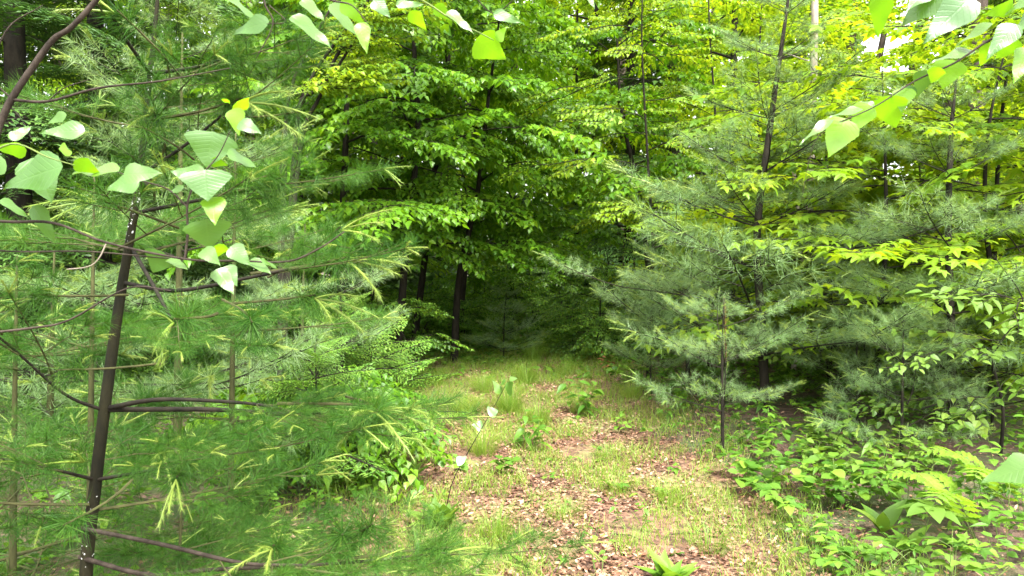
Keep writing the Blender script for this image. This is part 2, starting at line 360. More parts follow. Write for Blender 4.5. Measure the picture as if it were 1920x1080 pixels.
def flat_spray(seed, L, mat, bark, tw=26, nl=.045, w=.012, droop=.25):
    "hemlock or spruce bough: dense flat side twigs set with short needles"
    g = np.random.default_rng(seed); wood = MB(); nd = MB()
    t = np.linspace(0, 1, 9); ax = np.stack([t*L, .04*L*np.sin(3*t+seed), -droop*L*t*t+.03*L*t], -1)
    tube(wood, ax, np.linspace(.009, .003, 9), 4); P_, D_ = [], []
    for i in range(tw):
        u = .08+.9*i/(tw-1); p = np.array([np.interp(u, t, ax[:, k]) for k in range(3)]); s = 1 if i % 2 else -1
        a = R(g.uniform(45, 62))*s; l = L*(.42*(1-u)+.07)*g.uniform(.7, 1.2); m = max(3, int(l/.035)); tt = np.linspace(0, 1, 4)
        pts = p+np.stack([np.cos(a)*tt*l, np.sin(a)*tt*l, -.35*l*tt*tt+g.uniform(-.1, .1)*l*tt], -1); tube(wood, pts, .002, 3, cap=False)
        for j in range(m):
            v = (j+.5)/m; q = np.array([np.interp(v, tt, pts[:, k]) for k in range(3)])
            for s2 in (1, -1):
                b = a*(.9)+R(g.uniform(28, 50))*s2; ln = (.4+1.1*(1-v))*L*.085
                for r_ in range(2):
                    P_.append(q+np.array([np.cos(b), np.sin(b), -.2])*ln*r_*.55); D_.append((np.cos(b+r_*.3*s2), np.sin(b+r_*.3*s2), -.25+g.normal()*.12))
    n = len(P_); nd.inst(LEAF['lo'], np.array(P_), frames(np.array(D_), np.array([0, 0, 1.])+g.normal(size=(n, 3))*.25),
                         np.stack([nl*g.uniform(.8, 1.4, n)*L, np.full(n, w*1.6)*L, np.full(n, w)*L], -1), g.random(n))
    return dict(L=L, wood=wood.mesh('branch', bark), fol=nd.mesh('needles', mat), sub='needles')

def tuft(seed, nc, clen, spread):
    "the end of a near shoot: a big whorl of long needles with pale new shoots"
    g = np.random.default_rng(seed); wood = MB(); nd = MB(); cd = MB(); t = np.linspace(0, 1, 5)
    ax = np.stack([-.26+.26*t, .02*np.sin(3*t), .01*t*t-.03*(1-t)], -1); tube(wood, ax, np.linspace(.004, .003, 5), 5)
    brush(g, nd, ax[3:], .10, 210, .0012, (25, 105), seg=2, sagk=.35)
    for c in range(nc):
        a0 = c*6.283/nc+g.uniform(-.4, .4); a = R(g.uniform(*spread)) if c else R(6); l = clen*g.uniform(.75, 1.15)
        dd = np.array([math.cos(a), math.sin(a)*math.cos(a0), math.sin(a)*math.sin(a0)*.5]); u = np.linspace(0, 1, 8)
        q = np.outer(u, dd)*l+np.outer(u**2, [0, 0, -.22*l]); tube(cd, q, np.linspace(.0030, .0016, 8), 5, 0, .7)
        brush(g, cd, q[2:], .026, 110, .0014, (15, 40), 0, 1)
    return dict(L=1, wood=wood.mesh('branch', M['bark_olive']), fol=nd.mesh('needles', M['needle']), cand=cd.mesh('new_shoots', M['candle']) if nc else None, sub='needles')
PR = {}
PR['tuft'] = [tuft(200+s, (3, 0, 4, 0)[s], (.15, .11, .16, .10)[s], (18, 50)) for s in range(4)]
PR['tuft_wide'] = [tuft(210+s, 3, .15, (62, 88)) for s in range(2)]
PR['beech'] = [leafy_spray(s, 1.1, 'birch_mid', .098, M['beech'], M['bark'], 9, 46, .34, 1.1, .4) for s in range(6)]
PR['maple'] = [leafy_spray(20+s, 1.1, 'maple', .14, M['maple'], M['bark'], 8, 50, .12, .9, .22) for s in range(5)]
PR['birch'] = [leafy_spray(30+s, .8, 'birch_mid', .06, M['maple'], M['bark'], 9, 50, .25, 1.0, .5) for s in range(5)]
PR['bushy'] = [leafy_spray(35+s, .8, 'birch_mid', .065, M['herb'], M['bark'], 9, 50, .25, 1.0, .5) for s in range(4)]
PR['under'] = [leafy_spray(40+s, .9, 'ovate_mid', .13, M['understory'], M['bark'], 7, 50, .1, .85, .2) for s in range(5)]
PR['far'] = [leafy_spray(50+s, 2.0, 'lo', .13, M['far'], M['bark'], 13, 48, .2, 1.0, .3) for s in range(5)]
PR['farmaple'] = [leafy_spray(60+s, 2.0, 'lo_wide', .15, M['maple'], M['bark'], 13, 48, .15, 1.0, .3) for s in range(5)]
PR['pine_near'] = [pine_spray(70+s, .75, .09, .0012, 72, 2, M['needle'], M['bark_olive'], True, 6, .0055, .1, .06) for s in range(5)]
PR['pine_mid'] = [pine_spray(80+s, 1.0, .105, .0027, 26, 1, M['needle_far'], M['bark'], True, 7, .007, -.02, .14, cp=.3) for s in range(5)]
PR['hemlock'] = [flat_spray(90+s, 1.6, M['hemlock'], M['bark'], 30) for s in range(4)]
PR['spruce'] = [flat_spray(95+s, .8, M['spruce'], M['bark'], 26, .05, .016, .1) for s in range(3)]

def place(proto, tree, base, d, up=(0, 0, 1), s=1.0, single=False, local=True):
    "one branch part of a tree with its foliage as sub-part(s)"
    m = mat4(frames(np.asarray(d, float)[None], np.asarray(up, float)[None])[0], base, s)
    b = link('branch', proto['wood'], tree, mat=m)
    if single:
        pos, rot, scl = proto['fr']
        for i in range(len(pos)): link('leaf', proto['leaf'], b, mat=mat4(rot[i], pos[i], scl[i]))
    else: stuff(link(proto['sub'], proto['fol'], b))
    if proto.get('cand'): stuff(link('new_shoots', proto['cand'], b))
    return b
def toward(proto, tree, base, tip, single=False, up=None):
    v = tip-base; l = float(np.linalg.norm(v))
    return place(proto, tree, base, v/l, (random.uniform(-.3, .3), random.uniform(-.3, .3), 1) if up is None else up, l/proto['L'], single)

def stem(tree, pts, rad, mat, name='trunk', n=7, m=6):
    pts = np.asarray(pts, float); sp = spline(pts, m); rr = np.interp(np.linspace(0, 1, len(sp)), np.linspace(0, 1, len(rad)), rad)
    mb = MB(); tube(mb, sp, rr, n); return link(name, mb.mesh(name, mat, True), tree), sp
def at_h(sp, z): return np.array([np.interp(z, sp[:, 2], sp[:, k]) for k in range(3)])

def broad_tree(name, label, cat, base, h, r0, kind, limbs=14, reach=2.0, z0=1.2, lean=(0, 0), group=None, bark='bark', seed=0, singles=0, az=None, sc=1.0, step=.32, pitch=(5, 35)):
    g = np.random.default_rng(seed+1000); t = thing(name, label, cat, base, group)
    pts = [(0, 0, -.1)]+[(lean[0]*u+g.normal()*.05, lean[1]*u+g.normal()*.05, h*u) for u in (.25, .5, .75, 1)]
    _, sp = stem(t, pts, [r0, r0*.75, r0*.5, r0*.15], M[bark]); pr = PR[kind]; cnt = 0; spots = []
    for i in range(limbs):
        u = (i+g.uniform(.1, .9))/limbs; z = z0+(h*.97-z0)*u; a = i*2.399+g.uniform(-.4, .4) if az is None else R(g.uniform(*az))
        l = reach*(1-.62*u)*g.uniform(.7, 1.15)*(.7+.3*min(1, u*5)); p = at_h(sp, z); pt = R(g.uniform(*pitch))
        tt = np.array([0, .33, .66, 1]); lp = p+np.stack([np.cos(a)*np.cos(pt)*tt*l, np.sin(a)*np.cos(pt)*tt*l, np.sin(pt)*tt*l-.28*l*tt*tt+g.normal()*.03], -1)
        _, ls = stem(t, lp, [r0*.35*(1-.6*u), .005], M[bark], 'limb', 5, 3)
        n = max(2, int(l/step))
        for j in range(n+1):
            v = (.22+.78*j/n); q = np.array([np.interp(v, np.linspace(0, 1, len(ls)), ls[:, k]) for k in range(3)])
            b = a+(R(g.uniform(30, 65))*(1 if (j+i) % 2 else -1) if j < n else 0); e = g.uniform(-.15, .25)
            spots.append((q, (math.cos(b), math.sin(b), e), (g.normal()*.25, g.normal()*.25, 1), sc*g.uniform(.7, 1.15)))
    W = [np.linalg.norm(np.asarray(base)+q+np.array(d)*.6*s-CAM) for q, d, _, s in spots]
    near = set(np.argsort(W)[:singles])
    for k, (q, d, up, s) in enumerate(spots): place(pr[k % len(pr)], t, q, d, up, s, k in near)
    return t
def conifer(name, label, cat, base, h, r0, kind, n=60, reach=1.6, z0=.5, group=None, bark='bark', seed=0, lean=(0, 0), pitch=(-20, 15)):
    g = np.random.default_rng(seed+2000); t = thing(name, label, cat, base, group)
    _, sp = stem(t, [(0, 0, -.1), (lean[0]*.5, lean[1]*.5, h*.5), (lean[0], lean[1], h)], [r0, r0*.6, r0*.12], M[bark]); pr = PR[kind]
    for i in range(n):
        u = i/(n-1); z = z0+(h*.98-z0)*u; a = i*2.399+g.uniform(-.3, .3); l = (reach*(1-u)**.75+.25)*g.uniform(.75, 1.1); pt = R(g.uniform(*pitch)+18*u)
        k = pr[i % len(pr)]; place(k, t, at_h(sp, z), (math.cos(a)*math.cos(pt), math.sin(a)*math.cos(pt), math.sin(pt)), (g.normal()*.15, g.normal()*.15, 1), l/k['L'])
    return t

# ------------------------------------------------------------------ ground and path
def sheet(name, xs, ys, zf, mat, mask=None):
    X, Y = np.meshgrid(xs, ys); mb = MB(); nx = len(xs)
    V = np.stack([X.ravel(), Y.ravel(), zf(X, Y).ravel()], -1); i = np.arange((len(ys)-1)*nx).reshape(-1, nx)[:, :-1].ravel()
    Q = np.stack([i, i+1, i+nx+1, i+nx], -1); mb.add(V, None, Q); return link(name, mb.mesh(name, mat, True))
xs = np.concatenate([[-250, -80, -30, -15], np.arange(-9, 9.01, .2), [15, 30, 80, 250]]); ys = np.concatenate([[-250, -60, -15, -4], np.arange(-1, 24, .2), [30, 45, 80, 250]])
ground = sheet('ground', xs, ys, gz, M['ground']); ground['kind'] = 'structure'
yy = np.arange(-1, 19.5, .15); mb = MB(); nu = 19; V = []
for k, y in enumerate(yy):
    wl = pathw(y)*(1+.12*math.sin(y*3.1)+.06*math.sin(9*y)); wr = pathw(y)*(1+.12*math.sin(y*2.3+2)+.06*math.sin(8*y+1))
    for u in np.linspace(-1, 1, nu):
        x = pathx(y)+(wl if u < 0 else wr)*u; V.append((x, y, gz(x, y)+.006+.004*(1-abs(u))))
i = np.arange((len(yy)-1)*nu).reshape(-1, nu)[:, :-1].ravel()
mb.add(np.array(V), None, np.stack([i, i+1, i+nu+1, i+nu], -1)); path = link('path', mb.mesh('path', M['path'], True)); path['kind'] = 'structure'

def pnoise(x, y, f=1.0, s=0.0):
    return (np.sin(f*(1.7*x+.9*y)+s)+np.sin(f*(-1.1*x+2.1*y)+1.3+s)+np.sin(f*(2.9*x+2.3*y)+2.1*s)+np.sin(f*(3.7*x-1.9*y)+.5))/4
# fallen leaves: the nearest 300 one by one, the rest as one layer
g = np.random.default_rng(5); n = 85000
y = 2.2+(g.random(n)**1.6)*15; side = g.random(n) < .8
x = np.where(side, pathx(y)+g.normal(size=n)*.75*pathw(y), g.uniform(-6, 7, n)); keep = (pnoise(x, y, 1.6, 2) > -.45)
x, y = x[keep], y[keep]; n = len(x); pos = np.stack([x, y, gz(x, y)+.012+g.random(n)*.012], -1); a = g.uniform(0, 6.28, n)
rot = frames(np.stack([np.cos(a), np.sin(a), g.normal(size=n)*.18], -1), np.stack([g.normal(size=n)*.3, g.normal(size=n)*.3, np.ones(n)], -1)); scl = .012+.029*g.random(n)**1.3*(1+.25*(g.random(n) < .1))
LEAF['dead'] = leaf_t(3, .62, 'ovate', .28, -.5, 0, .07)
order = np.argsort(y/scl); tin = g.random(n)**1.2
lm = []
for k in range(6):
    m_ = MB(); m_.add(*LEAF['dead'][:3], 0, .15+.14*k, LEAF['dead'][3]); lm.append(m_.mesh('fallen_leaf', M['dead']))
for k in order[:300]: link('fallen_leaf', lm[k % 6], path if abs(pos[k][0]-pathx(pos[k][1])) < 1.3 else ground, mat=mat4(rot[k], pos[k], scl[k]))
r_ = order[300:]; mb = MB(); mb.inst(LEAF['dead'], pos[r_], rot[r_], scl[r_], tin[r_]); o = stuff(link('leaf_litter', mb.mesh('leaf_litter', M['dead'])))
tag(o, 'pinkish brown fallen leaves strewn over the whole path and verges', 'fallen leaves')
# grass: thin blades in drifts
def blades(n, x, y, hmin, hmax, w, name, lean=.45, g=g):
    pos = np.stack([x, y, gz(x, y)+.004], -1); a = g.uniform(0, 6.28, n); l = g.uniform(hmin, hmax, n)
    d = np.stack([np.cos(a)*lean*g.random(n), np.sin(a)*lean*g.random(n), np.ones(n)], -1)
    V = np.array([(0, -.5, 0), (0, .5, 0), (.5, -.4, .0), (.5, .4, .0), (.85, 0, .12)]) ; V[4] = (1, 0, .35)
    tm = (V, np.array([(2, 3, 4)]), np.array([(0, 1, 3, 2)]), np.zeros((5, 2)))
    mb = MB(); mb.inst(tm, pos, frames(d, unit(g.normal(size=(n, 3)))), np.stack([l, np.full(n, w), l], -1), g.random(n))
    return mb
n = 150000; y = 2.2+(g.random(n)**1.3)*15; x = pathx(y)+g.normal(size=n)*1.05*pathw(y)
q = pnoise(x, y, 2.2, .5)+.6*pnoise(x, y, 5.5, 1); edge = np.abs(x-pathx(y))/pathw(y); mid = np.exp(-((x-pathx(y)+.15)/.3)**2)*(y > 5)
keep = q+.55*edge+.5*mid+np.clip((y-7)/7, 0, .6)+g.normal(size=n)*.25 > .40
keep = keep & (g.random(len(edge)) < .8) & (q+.4*pnoise(x, y, 9, 3) > -.35) & (edge < 1.2+g.random(n)*.3)
x, y = x[keep], y[keep]; mb = blades(len(x), x, y, .04, .15, .0036, 'grass', .8)
o = stuff(link('grass', mb.mesh('grass', M['grass']))); tag(o, 'thin yellow green grass growing in drifts along the path', 'grass')
# ground cover: countless small seedlings
n = 17000; y = 3+(g.random(n)**1.1)*17; x = g.uniform(-7, 8, n); e = np.abs(x-pathx(y))/pathw(y); keep = (e > .85+g.random(n)*.4) | (g.random(n) < np.clip((y-8)/6, .08, .95)); keep &= ~((x > 1.3) & (y < 6) & (g.random(n) < .25)); x, y = x[keep], y[keep]; n = len(x)
mb = MB(); h = g.uniform(.04, .30, n)*np.clip(e[keep]-.4, .3, 1)*(1+np.clip((y-9)/4, 0, 1.3))
species = np.clip(((pnoise(x, y, 1.3, 4)+g.normal(size=n)*.35)*2.4+2.2), 0, 4).astype(int); species_size = g.choice([.028, .045, .06, .085], n, p=[.3, .35, .25, .1])
for k in range(5):
    a = g.uniform(0, 6.28, n); hh = h*g.uniform(.6, 1.1, n); sp = .03*g.random(n)
    pos = np.stack([x+np.cos(a)*sp, y+np.sin(a)*sp, gz(x, y)+hh], -1)
    fr_ = frames(np.stack([np.cos(a), np.sin(a), g.normal(size=n)*.3], -1), np.stack([g.normal(size=n)*.3, g.normal(size=n)*.3, np.ones(n)], -1)); sc_ = species_size*g.uniform(.6, 1.2, n)*(1+np.clip((y-7)/10, 0, .7))
    for q_, nm_ in enumerate(('ovate_mid', 'lo_wide', 'maple', 'lance_mid', 'birch_mid')):
        w_ = species == q_; mb.inst(LEAF[nm_], pos[w_], fr_[w_], sc_[w_]*(1.5 if q_ in (2, 3) else 1), g.random(int(w_.sum())))
o = stuff(link('ground_cover', mb.mesh('ground_cover', M['herb']))); tag(o, 'low green seedlings covering the ground beside the path', 'ground cover')

# ------------------------------------------------------------------ far trees behind the thicket
FT = 'trees behind the thicket'
def gp(x, y): return np.array([x, y, float(gz(x, y))])
def X(px, y): return (px-960)/F*y
far = [ # px, distance, height, kind, reach, label
 (40, 7.6, 9, 'hemlock', 2.2, 'dark hemlock nearest in the top left corner'),
 (190, 9.5, 11, 'hemlock', 2.6, 'dark hemlock right behind the one in the top left corner'),
 (300, 14, 13, 'hemlock', 2.8, 'dark hemlock behind the left pine, right of the corner one'),
 (-260, 12, 12, 'hemlock', 2.8, 'dark hemlock at the far left edge of the wood'),
 (760, 21, 14, 'hemlock', 3.2, 'dark hemlock behind the beech trunks left of the hollow'),
 (1180, 17, 13, 'hemlock', 3.0, 'dark hemlock right of the hollow beneath bright leaves'),
 (540, 18, 14, 'hemlock', 3.2, 'dark hemlock behind the slanting birch stems'),
 (1960, 17, 13, 'hemlock', 2.8, 'dark hemlock at the right edge behind the maples'),
]
for i, (px, d, h, k, rc, lb) in enumerate(far):
    conifer('hemlock_tree', lb, 'hemlock', gp(X(px, d), d), h, .14, k, 64, rc, .6, FT, seed=i)
far2 = [
 (420, 17, 12, 'far', 2.8, 'leafy tree high behind the left pine top'),
 (700, 17, 12, 'far', 3.0, 'leafy tree rising behind the slanting birch stems'),
 (960, 23, 15, 'farmaple', 3.4, 'bright leafy tree at the top centre behind the beech'),
 (1120, 20, 13, 'farmaple', 3.0, 'bright leafy tree right of the top centre above the hollow'),
 (1370, 17, 12, 'farmaple', 2.8, 'bright leafy tree behind the large pine crown'),
 (1510, 24, 10, 'farmaple', 2.6, 'bright leafy tree left of the sky gap'),
 (1870, 22, 11, 'farmaple', 2.8, 'bright leafy tree right of the sky gap'),
 (2050, 15, 12, 'far', 2.8, 'leafy tree at the far right edge'),
 (-60, 20, 13, 'far', 3.0, 'leafy tree beyond the hemlocks on the far left'),
 (220, 22, 14, 'far', 3.0, 'leafy tree beyond the hemlocks left of the pine stem'),
]
for i, (px, d, h, k, rc, lb) in enumerate(far2):
    broad_tree('leafy_tree', lb, 'tree', gp(X(px, d), d), h, .12, k, 22, rc, 1.2, group=FT, seed=i, step=1.0)
# the wood beyond: one mass of crowns and trunks that nobody could tell apart
g = np.random.default_rng(3); mb = MB(); n = 75000; a = g.uniform(R(28), R(152), n); rr = g.uniform(27, 40, n)
top = 17+3*np.sin(a*9)+2*np.sin(a*23+1); z = g.random(n)**.9*top; gap = (np.abs(a-R(90)+math.atan((1665-960)/F)) < R(1.7)) & (z > 3.0)
x = rr*np.cos(a); y = rr*np.sin(a); cl = pnoise(x*.5, y*.5+z*.9, 1.0, 1) > -.35; k_ = cl & ~gap; n = int(k_.sum())
mb.inst(LEAF['lo'], np.stack([x, y, z], -1)[k_], frames(g.normal(size=(n, 3)), g.normal(size=(n, 3))+[0, 0, 1.5]), g.uniform(.35, .75, n), g.random(n))
o = stuff(link('distant_wood', mb.mesh('distant_wood', M['far']))); tag(o, 'distant leafy wood closing the view behind all the trees', 'woodland')
mb = MB()
for k in range(70):
    a = g.uniform(R(30), R(150)); q = g.uniform(24, 38); x, y = q*math.cos(a), q*math.sin(a)
    tube(mb, [(x, y, -.2), (x+g.normal()*.3, y, 8), (x+g.normal()*.5, y, 17)], np.array([.16, .12, .06])*g.uniform(.6, 1.3), 7)
o = stuff(link('distant_trunks', mb.mesh('distant_trunks', M['bark_brown']))); tag(o, 'distant trunks of the wood behind all the trees', 'woodland')
for (px, d, r_, h, bk, lb) in [(1815, 15, .16, 14, 'bark_brown', 'brown trunk beside the sky gap in the top right corner'),
                               (1508, 10.5, .055, 9, 'bark_pale', 'slender pale trunk just right of the large pine top'),
                               (1490, 9.8, .035, 2.7, 'bark_pale', 'thin pale broken stem behind the large right pine'),
                               (1915, 9.0, .07, 2.0, 'bark_pale', 'pale grey stump at the right edge of the photo'),
                               (1255, 19, .2, 15, 'bark_brown', 'thick brown trunk at the top between beech and birch')]:
    t = thing('tree_trunk', lb, 'tree trunk', gp(X(px, d), d), 'bare trunks among the trees')
    stem(t, [(0, 0, -.1), (.08, 0, h*.5), (-.05, 0, h)], [r_, r_*.85, r_*.6], M[bk])
    for k in range(4 if h > 5 else 2):
        z = h*(.3+.15*k); an = k*2.4; stem(t, [(0, 0, z), (.5*math.cos(an), .5*math.sin(an), z+.25)], [r_*.2, .004], M[bk], 'dead_branch', 4, 2)

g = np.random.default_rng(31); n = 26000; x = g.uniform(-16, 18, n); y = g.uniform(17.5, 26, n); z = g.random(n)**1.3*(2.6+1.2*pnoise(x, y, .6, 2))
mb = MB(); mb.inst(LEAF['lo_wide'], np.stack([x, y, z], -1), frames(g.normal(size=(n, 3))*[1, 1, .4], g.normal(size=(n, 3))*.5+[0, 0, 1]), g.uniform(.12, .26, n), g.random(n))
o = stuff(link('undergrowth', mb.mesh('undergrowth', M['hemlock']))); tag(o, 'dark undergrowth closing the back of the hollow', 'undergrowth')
# ------------------------------------------------------------------ the beech thicket in the middle
BG = 'leafy trees left of the hollow'
for i, (px, d, h, rc, lean, n, sg, lb) in enumerate([
 (742, 10.5, 6.4, 2.6, (.5, -.4), 22, 3, 'dark stemmed beech nearest the path with drooping layered sprays'),
 (772, 12.2, 7.5, 3.0, (1.0, -.3), 22, 0, 'second dark beech stem just right of the nearest one'),
 (860, 14.5, 7.5, 2.4, (.2, .2), 18, 0, 'beech over the dark hollow with bright top'),
 (640, 10.0, 6.0, 2.2, (.2, -.1), 16, 2, 'beech between the slanting birch stems and the layered one'),
 (1080, 18.5, 9.0, 2.6, (0, -.3), 16, 0, 'beech above the far end of the path'),
 (850, 11.2, 5.0, 1.9, (.7, -.5), 16, 0, 'beech arching over the left half of the path end'), (1250, 11.5, 4.8, 1.9, (-.9, -.2), 14, 0, 'beech sprays reaching left over the dark hollow from behind the large pine'), (560, 12.5, 8.0, 2.4, (.2, -.2), 18, 0, 'beech behind the left pine with shaded leaves')]):
    broad_tree('beech_tree', lb, 'beech', gp(X(px, d), d), h, .06, 'beech', n, rc, 1.5, lean, BG, seed=40+i, singles=sg, step=.36)
# slanting slender birch stems, top left of centre
t = thing('slanting_birch', 'birch with several dark slender stems slanting up right behind the pine', 'birch', gp(X(520, 7.2), 7.2))
b0 = gp(X(520, 7.2), 7.2); g = np.random.default_rng(8)
for k, pts in enumerate([[(530, 280), (560, 200), (600, 120), (690, 0), (740, -90)], [(560, 300), (600, 180), (640, 90), (700, 30), (800, -60)], [(535, 290), (545, 170), (585, 80), (640, -20)], [(555, 250), (590, 170), (630, 130), (735, -40)]]):
    pp = [np.array([0, 0, 0.])]+[P(a, b, 7.2)-b0 for a, b in pts]
    _, sp = stem(t, pp, [.028, .02, .016, .009], M['bark'], 'stem', 6)
    for j in range(9):
        q = sp[int(len(sp)*(.45+.06*j))]; a = g.uniform(-1.2, 1.2); place(PR['birch'][j % 5], t, q, (math.cos(a), math.sin(a)*.6-.3, .3), s=g.uniform(.7, 1.1))

for i, (px, d, h, rc, kind, lb) in enumerate([
 (795, 12.6, .9, .6, 'bushy', 'low bright bush nearest the dark beech stems at the path end'), (870, 13.6, .8, .6, 'bushy', 'low bright bush left of the tiny pine'), (995, 14.2, .8, .6, 'bushy', 'low bright bush right of the tiny pine'), (1075, 13.4, .9, .6, 'bushy', 'low bright bush at the right end of the path'), (1120, 11.6, .7, .5, 'bushy', 'low bush beneath the left boughs of the right pines'),
 (905, 15.5, 1.7, 1.2, 'beech', 'leafy bush closing the hollow behind the tiny pine'), (965, 14.8, 1.0, .9, 'bushy', 'low bright bush right behind the tiny pine'),
 (1050, 15.6, 1.8, 1.1, 'bushy', 'bright bush closing the far end of the path'), (1130, 12.0, 1.9, 1.0, 'bushy', 'bright bush between the path end and the right pines'), (1190, 14.0, 2.8, 1.4, 'bushy', 'tall bright bush beyond the left boughs of the right pines'),
 (745, 9.4, 1.1, .7, 'bushy', 'low bush at the foot of the dark beech stems'), (600, 5.6, .7, .5, 'beech', 'low leafy bush at the left path edge under the long boughs'), (1000, 16.5, 2.6, 1.6, 'beech', 'shaded bush deep in the hollow')]):
    broad_tree('bush', lb, 'bush', gp(X(px, d), d), h, .014, kind, 11, rc, .12, group='bushes round the end of the path', seed=120+i, step=.26, sc=.75, pitch=(5, 40))

# ------------------------------------------------------------------ bright maples, birch and undergrowth on the right
for i, (px, d, h, rc, z0, kind, n, sg, lb) in enumerate([
 (1215, 9.5, 5.6, 1.5, 1.6, 'birch', 18, 3, 'small leaved birch left of the large pine in bright green'),
 (1330, 10.5, 6.5, 1.8, 1.0, 'birch', 18, 0, 'small leaved birch behind the large pine crown'),
 (1650, 7.3, 3.3, 1.5, .6, 'maple', 18, 4, 'nearest bright maple sapling between the two right pines'),
 (1860, 7.2, 3.6, 1.4, .6, 'maple', 18, 3, 'low bright maple sapling just right of the slim pine'),
 (1560, 9.0, 3.7, 1.7, .7, 'maple', 20, 0, 'bright maple sapling between the two right pines below the sky gap'),
 (1710, 11.0, 3.3, 2.0, .5, 'maple', 20, 0, 'maple sapling behind the gap between the two right pines'),
 (1870, 9.0, 5.6, 2.0, .6, 'maple', 20, 0, 'bright maple sapling at the right behind the slim pine'),
 (1520, 12.0, 5.6, 2.2, .5, 'maple', 18, 0, 'maple sapling directly behind the large pine'),
 (1990, 8.0, 5.0, 2.0, .5, 'maple', 18, 0, 'maple sapling leaning in from the right edge'),
 (1420, 14.0, 7.5, 2.5, .8, 'maple', 18, 0, 'tall maple far behind the large pine'),
 (1770, 13.5, 3.8, 2.2, .8, 'maple', 18, 0, 'maple far behind the slim pine')]):
    broad_tree('maple_sapling' if kind == 'maple' else 'birch_tree', lb, kind, gp(X(px, d), d), h, .035 if kind == 'maple' else .024, kind, n, rc, z0, group='bright saplings on the right', seed=60+i, singles=sg, step=.34, pitch=(0, 22))
for i, (px, d, h, rc, lb) in enumerate([(1885, 5.5, 1.7, .9, 'large leaved shrub at the right edge beside the slim pine trunk'), (1640, 7.4, 1.6, .9, 'large leaved shrub low between the two right pines'), (1740, 8.2, 2.2, 1.0, 'large leaved shrub just left of the slim pine trunk')]):
    broad_tree('understory_shrub', lb, 'shrub', gp(X(px, d), d), h*.85, .014, 'under', 9, rc*.9, .25, group='shrubs among the right pines', seed=80+i, singles=4, step=.3, sc=.72, pitch=(0, 25))

# ------------------------------------------------------------------ pines
def pine(name, label, base_px, dist, trunk, rad, kind, whorls, per, reach, group=None, seed=0, bark='bark', up0=.12, mid=2, skip=None, lowdrop=0):
    "trunk: pixel polyline at dist; whorls: heights"
    g = np.random.default_rng(seed+300); b = gp((P(*trunk[0], dist))[0], (P(*trunk[0], dist))[1]); t = thing(name, label, 'pine', b, group)
    pts = [np.array([0, 0, -.1])]+[P(a, c, dist)-b for a, c in trunk if (P(a, c, dist)-b)[2] > .05]
    _, sp = stem(t, pts, rad, M[bark], 'trunk', 8); H = pts[-1][2]; pr = PR[kind]
    for wz in whorls:
        u = wz/H; a0 = g.uniform(0, 6.28)
        for k in range(per):
            a = a0+k*6.283/per+g.uniform(-.3, .3); l = reach(u)*g.uniform(.75, 1.15); dirn = (math.cos(a), math.sin(a), up0+.35*u+g.uniform(-.12, .12))
            if skip and skip(a, wz): continue
            pk = pr[int(g.integers(len(pr)))]; p = at_h(sp, wz+g.uniform(-.03, .03)); dd = unit(np.array(dirn))
            if l > pk['L']*1.6:      # a long limb set with boughs towards its end
                lp = p+np.outer([0, .35, .7, 1], dd*(l-.3))+np.outer([0, .3, .8, 1.4], [0, 0, -.04*l])
                _, ls = stem(t, lp, [.011, .004], M[bark], 'limb', 5, 3)
                place(pk, t, ls[-1], dd, (0, 0, 1), .8)
                for v, s in ((.35, 1), (.45, -1), (.65, 1), (.75, -1)):
                    b_ = a+s*R(g.uniform(35, 55)); place(pr[int(g.integers(len(pr)))], t, ls[int(v*(len(ls)-1))], (math.cos(b_), math.sin(b_), .15), (0, 0, 1), .75*(1.25-.5*v))
            else: place(pk, t, p, dd, (0, 0, 1), l/pk['L'])
    return t, sp, b
RP = 'young pines on the right of the path'
for px_, d_, top_, sd_, lb_ in [(1690, 5.7, 610, 52, 'low bushy pine left of the slim pine trunk'), (1860, 6.4, 560, 54, 'low feathery pine right of the slim pine trunk')]:
    by_ = 470+1.6*F/d_; H_ = (by_-top_)/F*d_
    low_pines = globals().setdefault('LOWP', []); low_pines.append((lb_, d_, [(px_, by_-5), (px_+4, top_)], H_, sd_))
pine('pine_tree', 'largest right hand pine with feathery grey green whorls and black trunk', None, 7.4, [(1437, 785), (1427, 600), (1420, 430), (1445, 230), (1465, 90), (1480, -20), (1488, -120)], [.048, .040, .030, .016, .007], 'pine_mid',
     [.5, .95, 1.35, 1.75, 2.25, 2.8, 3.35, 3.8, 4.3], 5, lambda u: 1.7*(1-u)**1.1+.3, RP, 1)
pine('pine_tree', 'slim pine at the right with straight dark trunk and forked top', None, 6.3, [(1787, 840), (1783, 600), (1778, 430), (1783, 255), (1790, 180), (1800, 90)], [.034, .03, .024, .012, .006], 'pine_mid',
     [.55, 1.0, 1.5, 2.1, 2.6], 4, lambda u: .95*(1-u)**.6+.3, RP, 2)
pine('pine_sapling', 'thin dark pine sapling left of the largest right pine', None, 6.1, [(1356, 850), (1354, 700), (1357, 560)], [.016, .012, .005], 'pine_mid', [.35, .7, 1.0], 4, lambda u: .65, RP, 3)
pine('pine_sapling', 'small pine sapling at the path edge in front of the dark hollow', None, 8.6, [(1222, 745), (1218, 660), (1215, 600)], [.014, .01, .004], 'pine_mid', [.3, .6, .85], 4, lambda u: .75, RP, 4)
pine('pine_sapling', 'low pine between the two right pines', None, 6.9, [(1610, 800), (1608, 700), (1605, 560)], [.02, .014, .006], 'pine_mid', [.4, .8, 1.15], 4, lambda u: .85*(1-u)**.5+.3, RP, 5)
pine('pine_sapling', 'bushy pine behind and left of the largest right pine', None, 8.8, [(1290, 730), (1290, 600), (1300, 420), (1305, 330)], [.03, .02, .006], 'pine_mid', [.6, 1.3, 2.0], 3, lambda u: .9*(1-u)**.5+.3, RP, 6)
